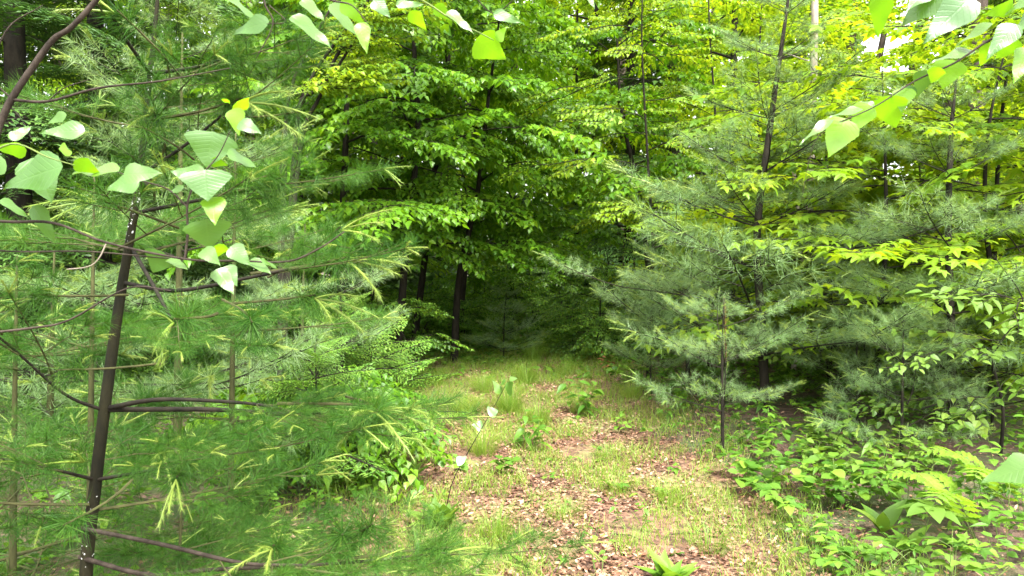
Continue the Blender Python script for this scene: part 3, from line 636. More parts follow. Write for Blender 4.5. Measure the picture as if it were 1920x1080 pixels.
for lb_, d_, tr_, H_, sd_ in LOWP: pine('pine_sapling', lb_, None, d_, tr_, [.014, .005], 'pine_mid', list(np.arange(.2, H_, .25)), 4, lambda u: .6*(1-u)**.5+.2, RP, sd_)
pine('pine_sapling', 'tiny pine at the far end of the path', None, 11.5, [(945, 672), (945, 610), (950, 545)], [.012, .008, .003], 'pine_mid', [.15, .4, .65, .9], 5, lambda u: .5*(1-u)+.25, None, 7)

LP = 'young pines on the left of the path'
near = [(160, 1120), (180, 900), (205, 700), (225, 560), (245, 440), (262, 330), (281, 140), (290, 60), (300, -60)]
t, sp, b = pine('pine_tree', 'nearest pine on the left with dark white flecked trunk', None, 2.35, near, [.022, .0185, .016, .012, .008, .005], 'pine_near',
     [.35, .85, 1.6, 2.0, 2.4], 4, lambda u: .6*(1-u)**.4+.2, LP, 11, 'bark_pine', .05, skip=lambda a, z: math.sin(a) < -.75)
NT, NB = t, b
zl = P(200, 767, 2.35)[2]-b[2]
def bough(pts, rad, kind='pine_near', scale=.8, offs=((.45, 1), (.62, -1), (.8, 1), (.85, -1)), tree=t, b=b, bark='bark'):
    pp = [P(*p)-b for p in pts]; _, ls = stem(tree, pp, rad, M[bark], 'limb', 6); d = unit(ls[-1]-ls[-3])
    place(PR[kind][random.randrange(5)], tree, ls[-1], d, (0, 0, 1), scale)
    for v, s in offs:
        a = s*R(random.uniform(30, 55)); c_, s_ = math.cos(a), math.sin(a); q = ls[int(v*(len(ls)-1))]
        place(PR[kind][random.randrange(5)], tree, q, (d[0]*c_-d[1]*s_, d[0]*s_+d[1]*c_, d[2]+.05), (0, 0, 1), scale*random.uniform(.6, .8))
bough([(203, 765, 2.35), (300, 749, 2.25), (450, 755, 2.2), (520, 765, 2.15)], [.008, .006, .004], scale=.55, offs=((.8, 1), (.85, -1)))
bough([(203, 768, 2.35), (400, 768, 2.3), (520, 776, 2.25), (600, 776, 2.2)], [.009, .007, .005], scale=.6, offs=((.6, 1), (.8, -1)))
bough([(195, 770, 2.35), (120, 738, 2.25), (20, 650, 2.1), (-60, 590, 2.0)], [.006, .004, .003], scale=.7)
bough([(232, 530, 2.35), (330, 545, 2.2), (470, 520, 2.1), (540, 505, 2.05)], [.007, .005, .004], scale=.5, offs=((.7, 1), (.8, -1)))
bough([(281, 137, 2.35), (360, 128, 2.3), (420, 110, 2.25)], [.006, .005, .004], scale=.5, offs=((.6, 1), (.7, -1)))
bough([(281, 137, 2.35), (240, 80, 2.2), (210, 30, 2.1)], [.006, .005, .004], scale=.5, offs=())
bough([(262, 330, 2.35), (350, 270, 2.3), (430, 205, 2.25)], [.006, .005, .004], scale=.45, offs=((.7, -1),))
bough([(250, 400, 2.35), (400, 370, 2.3), (500, 350, 2.25)], [.006, .005, .004], scale=.5, offs=((.6, 1), (.7, -1)))
bough([(250, 470, 2.35), (290, 540, 2.0), (322, 600, 1.75)], [.006, .005, .003], scale=.28, offs=())
bough([(180, 900, 2.35), (100, 880, 2.2), (0, 860, 2.1)], [.006, .004, .003], scale=.7)
bough([(180, 900, 2.35), (290, 880, 2.2), (420, 850, 2.1)], [.006, .004, .003], scale=.6)
bough([(150, 990, 2.35), (300, 1020, 2.1), (450, 1055, 1.95), (560, 1060, 1.9)], [.007, .006, .004], scale=.6, bark='bark_grey')
bough([(150, 1045, 2.35), (280, 1078, 2.2), (400, 1068, 2.1), (640, 1056, 2.0), (840, 1036, 1.95)], [.008, .006, .003], scale=.45, offs=((.4, 1), (.55, 1), (.7, 1), (.85, 1), (.9, -1)), bark='bark_grey')
for i, (px, py, d, dr, s) in enumerate([(652, 490, 2.05, (1, -.3, .0), 1.15), (455, 102, 2.2, (1, -.2, .12), 1.1), (452, 192, 2.2, (1, -.25, .0), 1.25), (530, 338, 2.2, (1, -.3, .05), 1.0), (640, 432, 2.15, (1, -.2, .45), 1.0),
    (470, 610, 1.9, (.6, -.8, -.35), .9), (705, 768, 2.1, (.9, -.3, -.1), 1.2), (560, 215, 2.3, (1, -.1, -.1), .9), (60, 560, 2.0, (-.5, -.8, -.1), 1), (110, 700, 2.1, (-.6, -.5, -.1), 1.), (840, 1036, 1.95, (1, -.1, 0), 1.1), (700, 990, 2.0, (.6, -.3, .3), 1),
    (330, 900, 2.0, (.4, -.9, -.2), .9), (120, 990, 2.0, (-.2, -.9, -.3), 1.0), (590, 560, 2.1, (1, -.3, -.05), 1.0), (265, 245, 2.1, (-.2, -.9, .1), .9), (215, 25, 2.1, (-.4, -.6, .4), 1.0), (640, 1010, 2.0, (.3, -.8, .1), 1), (510, 1030, 2.0, (.1, -.9, .2), 1), (245, 300, 2.15, (.2, -.9, .2), 1.1), (285, 215, 2.2, (.3, -.9, .2), 1), (300, 90, 2.2, (.3, -.8, .4), 1), (180, 380, 2.2, (-.4, -.8, .1), 1.1)]):
    place(PR['tuft'][i % 4], NT, P(px, py, d)-NB, dr, (0, 0, 1), s)
place(PR['tuft_wide'][0], NT, P(325, 606, 1.75)-NB, (0, -1, -.12), (0, 0, 1), 1.0); place(PR['tuft_wide'][1], NT, P(705, 775, 2.0)-NB, (.5, -.9, -.12), (0, 0, 1), 1.0)
# more young pines behind the near one
def pine2(px, d, top, seed, lb, reach=.9, r=.018, kind='pine_near', n=None):
    by = 470+1.6*F/d; H = (by-top)/F*d; wh = list(np.arange(.3, H*.97, .42)); lean = 12
    pine('pine_tree', lb, None, d, [(px, by-5), (px+lean*.5, (by+top)/2), (px+lean, top)], [r, r*.7, r*.2], kind, wh, 3, lambda u: reach*(1-u)**.5+.25, LP, seed, 'bark_olive', .0)
pine2(165, 3.4, 330, 21, 'pine with thin olive trunk just left of the nearest one')
pine2(20, 3.0, 480, 22, 'pine at the left edge with low spreading boughs')
pine2(430, 3.9, 250, 23, 'pine behind the nearest one with boughs to the path', .75)
pine2(330, 5.0, 60, 24, 'taller pine standing behind the nearest left pine', 1.2, .03, 'pine_mid')
pine2(560, 6.0, 420, 25, 'pine at the path edge behind the left boughs', .8, .02, 'pine_mid')
pine2(90, 5.2, 470, 26, 'pine in front of the dark hemlock on the left', .8, .03, 'pine_mid')
pine2(330, 3.0, 900, 27, 'low pine seedling at the foot of the nearest pine', .45, .01)
pine2(700, 3.3, 1000, 28, 'low pine seedling at the bottom beside the path', .42, .01)
for i, (px, d, h, lb) in enumerate([(640, 6.6, 1.2, 'light green feathery conifer left of the path'), (590, 5.2, .95, 'light green feathery conifer behind the long bough tips'), (695, 7.0, 1.0, 'smallest light green conifer nearest the dark hollow')]):
    conifer('conifer_sapling', lb, 'conifer', gp(X(px, d), d), h, .012, 'spruce', 30, .65, .1, 'light green conifers left of the path', seed=30+i, pitch=(-5, 25))

# ------------------------------------------------------------------ foreground birch saplings whose twigs hang into the picture
def one(name, lf, mat, tint=.5):
    m_ = MB(); m_.add(*LEAF[lf][:3], 0, tint, LEAF[lf][3]); return m_.mesh(name, mat, True)
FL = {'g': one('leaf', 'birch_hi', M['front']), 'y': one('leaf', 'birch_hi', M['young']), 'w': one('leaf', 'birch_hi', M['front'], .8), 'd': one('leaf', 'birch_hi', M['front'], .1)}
def front_leaf(tree, b, base, tip, wpx, d, kind, up=None, rnd=random):
    d = d+rnd.uniform(-.05, .05); A = P(*base, d)-b; B = P(*tip, d+rnd.uniform(-.02, .03))-b; v = B-A; l = float(np.linalg.norm(v)); cam_dir = unit(CAM-b-A)
    tilt = {'g': .55, 'y': -.5, 'w': 1.5, 'd': .1}[kind] if up is None else up
    nrm = cam_dir+np.array([rnd.uniform(-.25, .25), 0, tilt])
    wr = 1.08*(wpx/F*d)/(l*.86)
    link('leaf', FL[kind], tree, mat=mat4(frames(v[None], nrm[None])[0], A, (l, l*wr, l)))
    return A
def twig(tree, b, pts, r0, r1, d, name='twig', bark='bark_grey'):
    stem(tree, [P(x, y, dd if dd else d)-b for x, y, dd in [(p+(None,))[:3] for p in pts]], [r0, r1], M[bark], name, 6, 5)
FG = 'birch saplings in the foreground'
# left: stems stand outside the frame to the left, their twigs reach in
b = gp(-1.35, .75); t = thing('birch_sapling', 'birch sapling at the left edge with large leaves on thin arching twigs', 'birch', b, FG); d = 1.0
stem(t, [(0, 0, -.1), (.03, .05, .8), P(-170, 395, 1.0)-b, (.2, .1, 2.5)], [.014, .011, .008, .004], M['bark_grey'], 'trunk')
twig(t, b, [(-170, 395), (0, 415), (100, 418), (200, 455), (350, 486), (450, 489), (540, 490), (600, 465), (645, 435)], .0022, .0009, d)
twig(t, b, [(-165, 440), (0, 470), (150, 471), (245, 478), (345, 487)], .0014, .0008, 1.02)
twig(t, b, [(346, 487), (352, 440), (351, 388), (360, 355), (385, 320), (410, 290), (432, 245)], .0018, .0006, d)
twig(t, b, [(351, 388), (315, 355), (262, 338), (220, 322)], .0014, .0006, d)
twig(t, b, [(200, 455), (185, 485), (165, 500), (125, 505)], .0010, .0005, d, bark='bark_pale')
twig(t, b, [(-168, 400), (-60, 320), (20, 270), (90, 295), (140, 310)], .0018, .0006, .95, bark='stem')
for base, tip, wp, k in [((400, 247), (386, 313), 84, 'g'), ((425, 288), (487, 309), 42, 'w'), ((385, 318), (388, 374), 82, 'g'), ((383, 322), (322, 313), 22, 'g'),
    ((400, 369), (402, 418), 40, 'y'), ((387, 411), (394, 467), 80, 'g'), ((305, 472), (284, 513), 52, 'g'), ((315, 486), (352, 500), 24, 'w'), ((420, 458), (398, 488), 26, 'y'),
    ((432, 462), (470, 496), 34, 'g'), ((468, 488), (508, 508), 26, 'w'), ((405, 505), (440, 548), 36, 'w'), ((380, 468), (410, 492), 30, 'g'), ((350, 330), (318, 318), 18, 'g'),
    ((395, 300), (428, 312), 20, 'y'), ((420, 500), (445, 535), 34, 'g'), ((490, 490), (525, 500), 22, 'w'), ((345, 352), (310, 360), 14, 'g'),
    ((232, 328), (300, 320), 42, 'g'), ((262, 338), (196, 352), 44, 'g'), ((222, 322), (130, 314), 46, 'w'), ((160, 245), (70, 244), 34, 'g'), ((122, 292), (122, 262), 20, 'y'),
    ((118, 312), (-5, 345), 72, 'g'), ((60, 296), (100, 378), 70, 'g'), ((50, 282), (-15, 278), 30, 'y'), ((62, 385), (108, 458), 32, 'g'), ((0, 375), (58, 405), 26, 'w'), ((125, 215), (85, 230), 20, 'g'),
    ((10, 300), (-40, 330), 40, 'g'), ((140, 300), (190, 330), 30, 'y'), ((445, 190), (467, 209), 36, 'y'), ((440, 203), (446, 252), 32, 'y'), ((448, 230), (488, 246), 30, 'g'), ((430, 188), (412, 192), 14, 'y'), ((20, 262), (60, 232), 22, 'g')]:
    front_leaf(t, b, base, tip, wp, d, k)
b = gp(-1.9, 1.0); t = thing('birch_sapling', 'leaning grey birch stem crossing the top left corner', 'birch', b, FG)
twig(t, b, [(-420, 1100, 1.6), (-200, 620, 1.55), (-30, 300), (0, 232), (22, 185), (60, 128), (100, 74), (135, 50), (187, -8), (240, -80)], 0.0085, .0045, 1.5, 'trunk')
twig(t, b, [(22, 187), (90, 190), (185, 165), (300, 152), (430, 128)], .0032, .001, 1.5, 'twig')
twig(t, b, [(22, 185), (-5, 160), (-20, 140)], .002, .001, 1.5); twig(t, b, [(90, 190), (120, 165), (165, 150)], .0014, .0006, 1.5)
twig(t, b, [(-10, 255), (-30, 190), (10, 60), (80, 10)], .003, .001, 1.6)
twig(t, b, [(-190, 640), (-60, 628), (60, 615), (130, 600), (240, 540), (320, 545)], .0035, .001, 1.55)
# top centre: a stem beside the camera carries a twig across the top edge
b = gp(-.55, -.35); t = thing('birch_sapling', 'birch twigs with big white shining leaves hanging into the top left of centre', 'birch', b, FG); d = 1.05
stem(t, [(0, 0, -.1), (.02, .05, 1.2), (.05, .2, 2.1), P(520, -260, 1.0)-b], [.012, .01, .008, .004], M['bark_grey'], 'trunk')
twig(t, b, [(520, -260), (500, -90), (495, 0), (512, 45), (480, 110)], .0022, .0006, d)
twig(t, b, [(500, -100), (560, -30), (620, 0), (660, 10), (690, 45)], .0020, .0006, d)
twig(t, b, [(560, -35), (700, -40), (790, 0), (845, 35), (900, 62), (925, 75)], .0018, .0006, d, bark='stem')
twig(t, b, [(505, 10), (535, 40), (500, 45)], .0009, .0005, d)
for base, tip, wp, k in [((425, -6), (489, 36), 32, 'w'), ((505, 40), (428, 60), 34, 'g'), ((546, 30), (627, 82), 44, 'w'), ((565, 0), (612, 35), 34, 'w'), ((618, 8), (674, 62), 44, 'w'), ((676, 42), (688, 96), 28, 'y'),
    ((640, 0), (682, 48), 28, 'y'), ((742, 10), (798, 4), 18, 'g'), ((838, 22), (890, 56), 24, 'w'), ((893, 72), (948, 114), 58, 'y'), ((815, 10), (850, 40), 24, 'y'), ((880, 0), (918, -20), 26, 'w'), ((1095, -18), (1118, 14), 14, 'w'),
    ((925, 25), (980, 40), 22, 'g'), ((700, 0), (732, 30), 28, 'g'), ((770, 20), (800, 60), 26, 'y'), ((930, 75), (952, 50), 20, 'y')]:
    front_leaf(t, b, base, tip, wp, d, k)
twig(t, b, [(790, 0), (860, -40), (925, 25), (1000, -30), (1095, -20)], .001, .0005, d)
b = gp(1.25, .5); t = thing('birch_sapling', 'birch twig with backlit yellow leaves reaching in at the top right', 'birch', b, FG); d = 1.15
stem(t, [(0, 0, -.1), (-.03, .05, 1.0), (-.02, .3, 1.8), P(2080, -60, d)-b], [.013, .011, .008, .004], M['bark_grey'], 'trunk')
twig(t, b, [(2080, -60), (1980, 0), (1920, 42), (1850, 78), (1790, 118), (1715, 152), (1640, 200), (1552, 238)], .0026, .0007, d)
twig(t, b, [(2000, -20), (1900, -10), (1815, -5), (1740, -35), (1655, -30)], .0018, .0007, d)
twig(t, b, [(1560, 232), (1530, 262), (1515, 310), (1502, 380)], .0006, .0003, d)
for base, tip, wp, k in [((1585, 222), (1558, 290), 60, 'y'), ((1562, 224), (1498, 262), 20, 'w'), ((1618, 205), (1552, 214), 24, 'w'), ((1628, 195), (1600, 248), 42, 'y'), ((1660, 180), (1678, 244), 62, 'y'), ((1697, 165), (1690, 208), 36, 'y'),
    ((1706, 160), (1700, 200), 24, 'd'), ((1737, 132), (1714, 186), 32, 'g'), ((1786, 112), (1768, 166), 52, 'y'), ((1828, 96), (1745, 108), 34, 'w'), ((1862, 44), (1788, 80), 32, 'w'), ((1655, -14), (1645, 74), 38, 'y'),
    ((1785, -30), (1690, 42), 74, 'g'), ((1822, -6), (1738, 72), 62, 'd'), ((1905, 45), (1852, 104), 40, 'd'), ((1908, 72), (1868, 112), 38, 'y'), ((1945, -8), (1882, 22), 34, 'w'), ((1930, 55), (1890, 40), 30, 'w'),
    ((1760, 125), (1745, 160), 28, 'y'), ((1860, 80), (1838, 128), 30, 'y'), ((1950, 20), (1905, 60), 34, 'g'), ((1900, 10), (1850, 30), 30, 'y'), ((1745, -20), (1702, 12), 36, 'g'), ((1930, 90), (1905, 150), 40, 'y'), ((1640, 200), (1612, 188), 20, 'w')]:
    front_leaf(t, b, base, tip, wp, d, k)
b = gp(1.2, 1.25); t = thing('birch_sapling', 'blurred pale leaf on a twig low at the right edge', 'birch', b, FG)
stem(t, [(0, 0, -.1), (-.05, -.1, .9), P(2040, 780, .95)-b, P(1945, 872, .95)-b], [.006, .005, .003, .0007], M['bark_grey'], 'trunk')
front_leaf(t, b, (1948, 872), (1838, 896), 62, .95, 'w', up=1.1); front_leaf(t, b, (2040, 780), (1960, 800), 50, .95, 'g')

# ------------------------------------------------------------------ plants near the path, every leaf a part
HM = {}
def hleaf(lf, mat, tints=(.2, .45, .7)):
    k = (lf, mat)
    if k not in HM: HM[k] = [one('leaf', lf, M[mat], tt) for tt in tints]
    return HM[k]
def plant(name, label, cat, px, py, h, style, group=None, seed=0, ll=.06, stems=3, mat='herb', lf='ovate_mid', spread=.12):
    g = np.random.default_rng(seed+500); b = G(px, py); t = thing(name, label, cat, b, group); ms = hleaf(lf, mat)
    def leaf(p, a, e, l, r=.3): 
        d_ = np.array([math.cos(a)*math.cos(e), math.sin(a)*math.cos(e), math.sin(e)]); up = np.array([g.normal()*r-math.cos(a)*math.sin(e), g.normal()*r-math.sin(a)*math.sin(e), 1])
        link('leaf', ms[int(g.integers(len(ms)))], t, mat=mat4(frames(d_[None], up[None])[0], p, l))
    for s in range(stems):
        a = g.uniform(0, 6.28); r_ = spread*(0 if s == 0 else g.uniform(.5, 1.1)); hh = h*(1 if s == 0 else g.uniform(.55, .95))
        p0 = np.array([math.cos(a)*r_*.3, math.sin(a)*r_*.3, -.02]); p1 = np.array([math.cos(a)*r_, math.sin(a)*r_, hh])
        if style == 'rosette':
            for k in range(5):
                an = a+k*2.4; leaf(p0+[0, 0, .03], an, R(g.uniform(42, 78)), ll*g.uniform(.7, 1.15), .1)
            continue
        if style == 'fern':
            a = (2.9, 2.2, 3.7, .5)[s % 4]+g.uniform(-.2, .2); p0 = np.array([0, 0, -.02])
            l = h*(1.2, 1.0, 1.1, .8)[s % 4]; tt = np.linspace(0, 1, 14); pts = p0+np.stack([np.cos(a)*tt*l*.75, np.sin(a)*tt*l*.75, l*.62*np.sin(tt*1.9)], -1)
            mb = MB(); tube(mb, pts, np.linspace(.003, .001, 14), 4); link('stem', mb.mesh('stem', M['stem']), t)
            dd = unit(np.gradient(pts, axis=0))
            for k in range(3, 14):
                for sg in (1, -1):
                    lat = unit(np.cross(dd[k], [0, 0, 1]))*sg; w_ = 1.15*ll*math.sin(math.pi*((k-1.5)/13)**.8)+.015; d_ = unit(lat+.45*dd[k])
                    up = np.cross(dd[k], np.cross([0, 0, 1.], dd[k]))
                    fr_ = link('leaflet', FERN, t, mat=mat4(frames(d_[None], up[None])[0], pts[k], w_))
            continue
        mid = (p0+p1)/2+[g.normal()*.02, g.normal()*.02, 0]; o_, sp = stem(t, [p0, mid, p1], [.0028, .0014], M['stem'] if h < .6 else M['bark'], 'stem', 5, 5)
        if style == 'whorl':
            n = 7
            for k in range(n): leaf(sp[-1], a+k*2*math.pi/n, R(g.uniform(-15, 8)), ll*g.uniform(.85, 1.05), .1)
        elif style == 'pairs':
            m = max(3, int(hh/.055))
            for k in range(m):
                q = sp[int((.3+.7*(k+1)/m)*(len(sp)-1))]
                for sg in (0, math.pi): leaf(q+[0, 0, .002], a+k*1.57+sg, R(g.uniform(-20, 22)), ll*g.uniform(.7, 1.1))
        elif style == 'alt':
            m = max(4, int(hh/.04))
            for k in range(m): leaf(sp[int((.25+.75*(k+1)/m)*(len(sp)-1))], a+k*2.4, R(g.uniform(-25, 35)), ll*g.uniform(.7, 1.1))
        elif style == 'palm':
            for q, an in ((sp[-1], a), (sp[int(len(sp)*.7)], a+2.5)):
                end = q+np.array([math.cos(an), math.sin(an), .4])*ll*.6; mb = MB(); tube(mb, [q, end], .0012, 4); link('stem', mb.mesh('stem', M['stem']), t)
                for k in (-1, 0, 1): leaf(end, an+k*1.15, R(g.uniform(-12, 10)), ll*(1.05 if k == 0 else .85), .12)
    return t
# a fern leaflet: a strap cut into lobes along both sides
V, T = [(0, 0, 0)], []
for k in range(8):
    u = k/8; wv = .17*(1-u)**.6+.02
    for sg in (1, -1):
        i0 = len(V); V += [(u+.01, 0, 0), (u+.115, 0, 0), (u+.075, sg*wv*(1 if k else .8), -.02)]; T.append((i0, i0+1, i0+2))
m_ = MB(); m_.add(np.array(V), np.array(T), None, 0, .75); m_ = MB(); q_ = leaf_t(8, .30, 'lance', .1, .25, .28); m_.add(*q_[:3], 0, .9, q_[3]); FERN = m_.mesh('leaflet', M['herb'])
UB = 'leafy plants under the right pines'
for i, (nm, lb, ct, px, py, h, st, ll, ns, mt, lf, spd) in enumerate([
 ('seedling_shrub', 'maple seedling clump with bright leaves at the top of the leafy bank', 'seedling', 1440, 868, .42, 'pairs', .085, 4, 'herb', 'maple', .14),
 ('seedling_shrub', 'rounded leafy shrub at the left end of the bank under the large pine', 'shrub', 1400, 900, .26, 'palm', .10, 5, 'herb', 'round_mid', .18),
 ('seedling_shrub', 'dense round leaved shrub in the middle of the leafy bank', 'shrub', 1510, 905, .36, 'pairs', .075, 8, 'understory', 'round_mid', .28),
 ('seedling_shrub', 'darker leafy shrub behind the middle of the bank', 'shrub', 1590, 880, .40, 'pairs', .075, 7, 'understory', 'round_mid', .28),
 ('seedling_shrub', 'pale green palmate plant in front of the round leaved shrub', 'plant', 1470, 965, .24, 'palm', .10, 5, 'herb', 'ovate_mid', .2),
 ('seedling_shrub', 'maple leaved seedlings spilling onto the path edge', 'seedling', 1560, 1010, .17, 'pairs', .07, 7, 'herb', 'maple', .24),
 ('lily_plant', 'upright broad lily leaves in front of the ferns', 'plant', 1655, 1000, .3, 'rosette', .22, 1, 'understory', 'lance_wide', .1),
 ('lily_plant', 'lily leaves with narrow stems left of the whorled plant', 'plant', 1705, 1035, .26, 'rosette', .17, 1, 'herb', 'lance_wide', .1),
 ('whorled_plant', 'plant with one whorl of seven leaves on a bare stem', 'plant', 1745, 1060, .32, 'whorl', .17, 1, 'understory', 'ovate_mid', 0),
 ('whorled_plant', 'smaller whorled plant beside the fern', 'plant', 1820, 1000, .30, 'whorl', .12, 2, 'herb', 'ovate_mid', .2),
 ('fern', 'fern with arching toothed fronds left of the slim pine base', 'fern', 1835, 1030, .50, 'fern', .12, 3, 'herb', 'lo', .1),
 ('fern', 'fern with pale frond bending over the leafy bank', 'fern', 1905, 1000, .54, 'fern', .12, 3, 'herb', 'lo', .1),
 ('bramble', 'bramble with light green leaves in the bottom right corner', 'bramble', 1890, 1060, .36, 'palm', .10, 7, 'herb', 'ovate_mid', .3),
 ('bramble', 'darker bramble below the whorled plant at the bottom edge', 'bramble', 1780, 1110, .22, 'palm', .09, 6, 'understory', 'ovate_mid', .25),
 ('seedling_shrub', 'tall leafy shrub at the right edge above the bramble', 'shrub', 1920, 950, .5, 'alt', .085, 6, 'herb', 'ovate_mid', .3),
 ('seedling_shrub', 'small round leaved shrub at the foot of the slim pine', 'shrub', 1700, 900, .34, 'pairs', .07, 6, 'understory', 'round_mid', .25),
 ('seedling_shrub', 'leafy shrub at the bottom right among the dead leaves', 'shrub', 1640, 1075, .16, 'palm', .07, 6, 'herb', 'ovate_mid', .2),
 ]):
    if lf == 'lance_wide' and lf not in LEAF: LEAF[lf] = leaf_t(7, .42, 'lance', .3, .8)
    plant(nm, lb, ct, px, py, h, st, UB, i, ll, ns, mt, lf, spd)
for i, (px, py, h, ll, ns, st, lf, mt, lb) in enumerate([
 (1450, 925, .3, .085, 7, 'pairs', 'round_mid', 'herb', 'light green shrub between the palmate plant and the maple seedlings'), (1560, 950, .34, .09, 8, 'pairs', 'round_mid', 'herb', 'bright round leaved shrub behind the lily leaves'),
 (1630, 940, .38, .09, 8, 'pairs', 'ovate_mid', 'understory', 'dark leaved shrub directly left of the pale fern frond'), (1530, 865, .34, .08, 7, 'pairs', 'maple', 'understory', 'dark maple leaved shrub at the back of the bank'),
 (1930, 1020, .42, .10, 8, 'palm', 'ovate_mid', 'herb', 'tall bramble cut by the right edge'),
 (1700, 965, .3, .09, 7, 'palm', 'ovate_mid', 'herb', 'palmate plant in the shade below the fern'),
 (1750, 920, .4, .085, 7, 'pairs', 'ovate_mid', 'understory', 'dark shrub behind the left fern'), (1690, 1110, .2, .08, 7, 'palm', 'ovate_mid', 'herb', 'low leaves at the bottom edge left of the darker bramble'),
 (1600, 1060, .14, .07, 6, 'palm', 'round_mid', 'herb', 'low round leaves at the path edge below the lily leaves')]):
    plant('seedling_shrub', lb, 'shrub', px, py, h, st, UB, 20+i, ll, ns, mt, lf, .24)
PB = 'plants on and beside the path'
for i, (nm, lb, ct, px, py, h, st, ll, ns, mt, lf, spd) in enumerate([
 ('lily_plant', 'glossy broad leaved plant on the left half of the path beside dead leaves', 'plant', 770, 905, .22, 'rosette', .20, 4, 'understory', 'lance_wide', .16),
 ('lily_plant', 'lily leaves at the bottom left of the path beside the dark stem', 'plant', 830, 985, .22, 'rosette', .19, 5, 'understory', 'lance_wide', .2),
 ('lily_plant', 'long bright lance leaves at the bottom edge right of centre', 'plant', 1255, 1092, .2, 'rosette', .19, 4, 'grasslike', 'lance_wide', .13),
 ('broadleaf_herb', 'leafy herb in the middle of the path behind the grass tuft', 'plant', 985, 835, .32, 'alt', .13, 6, 'herb', 'lance_wide', .2),
 ('broadleaf_herb', 'leafy herb right of the path centre with upright blades', 'plant', 1085, 775, .34, 'alt', .14, 5, 'herb', 'lance_wide', .22),
 ('broadleaf_herb', 'pale round leaved shrub left of the path below the feathery conifer', 'plant', 700, 765, .50, 'pairs', .13, 4, 'understory', 'round_mid', .3),
 ('broadleaf_herb', 'small herb on the leaf litter right of the long dark stem', 'plant', 935, 880, .16, 'pairs', .07, 3, 'herb', 'round_mid', .1),
 ('broadleaf_herb', 'small herb on the right of the path with thin upright stem', 'plant', 1195, 985, .22, 'alt', .06, 4, 'herb', 'lance_wide', .14),
 ('broadleaf_herb', 'thin twiggy herb at the bottom edge right of centre', 'plant', 1120, 1070, .26, 'alt', .05, 3, 'understory', 'ovate_mid', .14),
 ('broadleaf_herb', 'leafy seedling under the left pine boughs with pale leaves', 'plant', 400, 1040, .34, 'alt', .085, 5, 'herb', 'ovate_mid', .2),
 ('broadleaf_herb', 'low herb on the brown leaves left of the path', 'plant', 490, 960, .3, 'alt', .08, 4, 'herb', 'ovate_mid', .2),
 ('broadleaf_herb', 'herb clump at the far end of the path by the tiny pine', 'plant', 890, 660, .45, 'pairs', .12, 6, 'herb', 'round_mid', .4),
 ('broadleaf_herb', 'bright herb clump on the far right of the path end', 'plant', 1040, 640, .5, 'pairs', .12, 7, 'herb', 'round_mid', .5),
 ('broadleaf_herb', 'bright weeds at the far left of the path end', 'plant', 800, 650, .45, 'pairs', .13, 6, 'herb', 'round_mid', .5),
 ('broadleaf_herb', 'rust tinged weed beside the path left of the small pine sapling', 'plant', 1130, 700, .3, 'alt', .07, 4, 'rust', 'ovate_mid', .15),
 ('broadleaf_herb', 'yellow green weed in front of the small pine sapling', 'plant', 1165, 800, .18, 'pairs', .07, 4, 'grasslike', 'ovate_mid', .15),
 ('broadleaf_herb', 'low yellow green herb left of the path near the long bough', 'plant', 760, 810, .15, 'pairs', .06, 5, 'grasslike', 'round_mid', .2),
 ]):
    if mt == 'grasslike' and mt not in M: M[mt] = leafmat('yellow_green_leaf', [(.09, .20, .02), (.13, .25, .03), (.18, .30, .04)], .4, spec=.3)
    plant(nm, lb, ct, px, py, h, st, PB, 40+i, ll, ns, mt, lf, spd)
# the leaning dark seedling stem with a few white shining leaves
b = G(835, 945); dd = float(b[1]); t = thing('leaning_seedling', 'thin dark leaning seedling with small white shining leaves on the path', 'seedling', b, PB)
stem(t, [(0, 0, -.02), P(850, 900, dd)-b, P(885, 835, dd)-b, P(925, 765, dd)-b, P(952, 715, dd)-b], [.0035, .0015], M['bark'], 'stem')
for base, tip, wp, k in [((938, 738), (925, 712), 16, 'w'), ((952, 716), (960, 745), 20, 'w'), ((955, 712), (970, 708), 14, 'w'), ((948, 714), (936, 722), 12, 'w'), ((870, 868), (855, 855), 22, 'g'), ((915, 775), (935, 768), 24, 'g'), ((905, 800), (885, 795), 20, 'g')]:
    front_leaf(t, b, base, tip, wp, dd, k)
# rust red dead twig top on the thin sapling
b = G(1352, 845); t = thing('dead_sapling', 'leafless dead sapling with rust red tip by the thin pine', 'dead sapling', b)
o_, sp = stem(t, [(0, 0, -.02), (.025, 0, .6), (.01, 0, 1.22)], [.008, .0018], M['bark'], 'stem')
for k in range(7):
    q = sp[3+k]; an = 2.4*k; stem(t, [q, q+[.10*math.cos(an), .10*math.sin(an), .03], q+[.19*math.cos(an), .19*math.sin(an), .02]], [.002, .0008], M['bark'], 'dead_branch', 4, 2)
mb = MB(); brush(np.random.default_rng(1), mb, sp[-6:], .05, 160, .002, (10, 40), seg=1); stuff(link('dead_needles', mb.mesh('dead_needles', M['rust']), t))
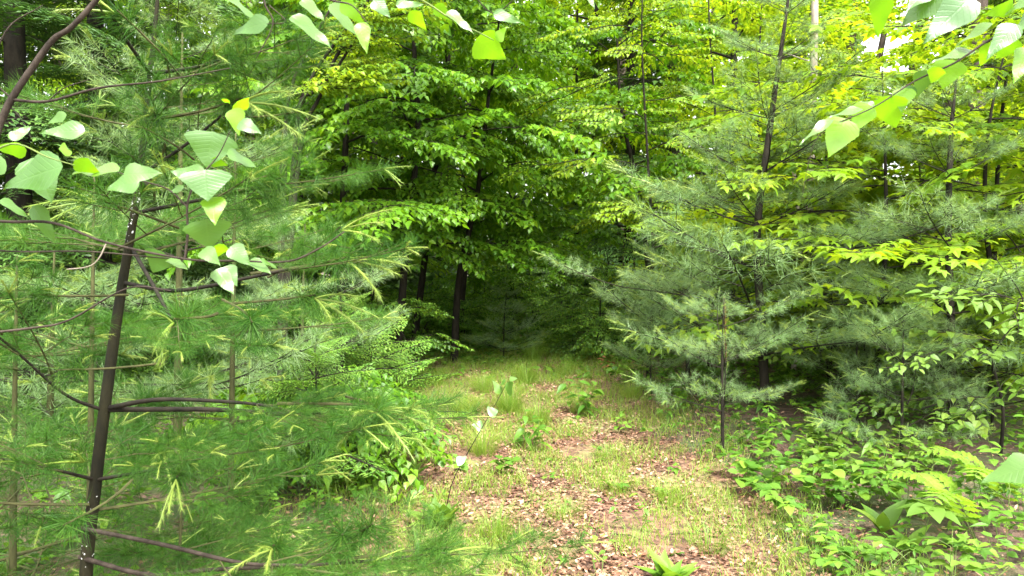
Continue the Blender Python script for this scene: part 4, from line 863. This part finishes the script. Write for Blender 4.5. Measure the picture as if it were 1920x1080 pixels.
# grass tufts
GT = 'grass tufts on the path'
for i, (px, py, h, n, lb) in enumerate([(955, 770, .36, 600, 'tallest wispy grass clump just right of the leaning seedling top'), (870, 770, .3, 420, 'wispy grass clump left of the leaning seedling top'), (1000, 680, .4, 600, 'wispy grass clump farthest along the path centre'), (820, 720, .26, 360, 'grass tuft at the left side of the far path'), (790, 1050, .22, 320, 'grass tuft at the bottom edge beside the low pine'), (1060, 960, .13, 220, 'low tuft on the bare strip between the fallen twigs'), (1330, 1020, .14, 240, 'low grass tuft near the bottom right of the path'), (1250, 930, .15, 240, 'low grass tuft below the thin dark sapling'),(905, 845, .26, 420, 'dense dark green grass tuft at the foot of the leaning seedling'), (985, 715, .30, 500, 'hazy fine grass tuft in the middle of the far path'), (1010, 790, .26, 420, 'fine grass tuft right of the leaning seedling'),
    (1090, 770, .26, 420, 'long arching grass tuft right of the path centre'), (905, 730, .26, 360, 'fine grass tuft behind the leaning seedling top'), (1180, 745, .24, 300, 'fine pale grass tuft beside the small pine sapling'), (1160, 920, .14, 220, 'low grass tuft right of the bare strip'),
    (930, 1000, .2, 300, 'grass tuft between the bottom plants and the bare strip'), (1140, 850, .14, 220, 'low grass tuft by the bare brown strip'), (1060, 700, .24, 380, 'fine grass tuft at the right of the far path')]):
    b = G(px, py); g = np.random.default_rng(900+i); r_ = .07*np.sqrt(g.random(n)); a = g.uniform(0, 6.28, n)*1.0; l = h*1.35*g.uniform(.35, 1.1, n)
    d_ = np.stack([np.cos(a)*(.15+r_*11*g.random(n)), np.sin(a)*(.15+r_*11*g.random(n)), np.ones(n)], -1); V = np.array([(0, -.5, 0), (0, .5, 0), (.5, -.35, .02), (.5, .35, .02), (.93, 0, -.32)])
    mb = MB(); mb.inst((V, np.array([(2, 3, 4)]), np.array([(0, 1, 3, 2)]), np.zeros((5, 2))), np.stack([np.cos(a)*r_*1.6, np.sin(a)*r_*1.6, np.zeros(n)], -1), frames(d_, np.stack([-np.cos(a), -np.sin(a), np.ones(n)*.3], -1)), np.stack([l, np.full(n, .0021), l], -1), g.random(n))
    o = link('grass_tuft', mb.mesh('grass_tuft', M['grass']), loc=tuple(b)); tag(o, lb, 'grass', GT)
# fallen twigs
g = np.random.default_rng(77)
for i, (px, py, l, a, lb) in enumerate([(1000, 930, .5, .3, 'thin fallen twig lying on the bare strip of the path'), (1290, 990, .6, .1, 'fallen twig on the litter below the thin pine'), (1090, 1020, .35, 1.2, 'short fallen twig near the bottom of the path'), (640, 900, .7, -.2, 'fallen twig on the brown leaves left of the path'), (1170, 1000, .4, -.6, 'short fallen twig on the right side of the path')]):
    b = G(px, py); b[2] += .012; mb = MB(); u = np.linspace(-.5, .5, 6); tube(mb, np.stack([u*l*math.cos(a), u*l*math.sin(a)+.02*np.sin(u*8), .01*np.cos(u*9)], -1), np.linspace(.005, .002, 6), 5)
    o = link('fallen_twig', mb.mesh('fallen_twig', M['bark_grey']), loc=tuple(b)); tag(o, lb, 'twig', 'fallen twigs')
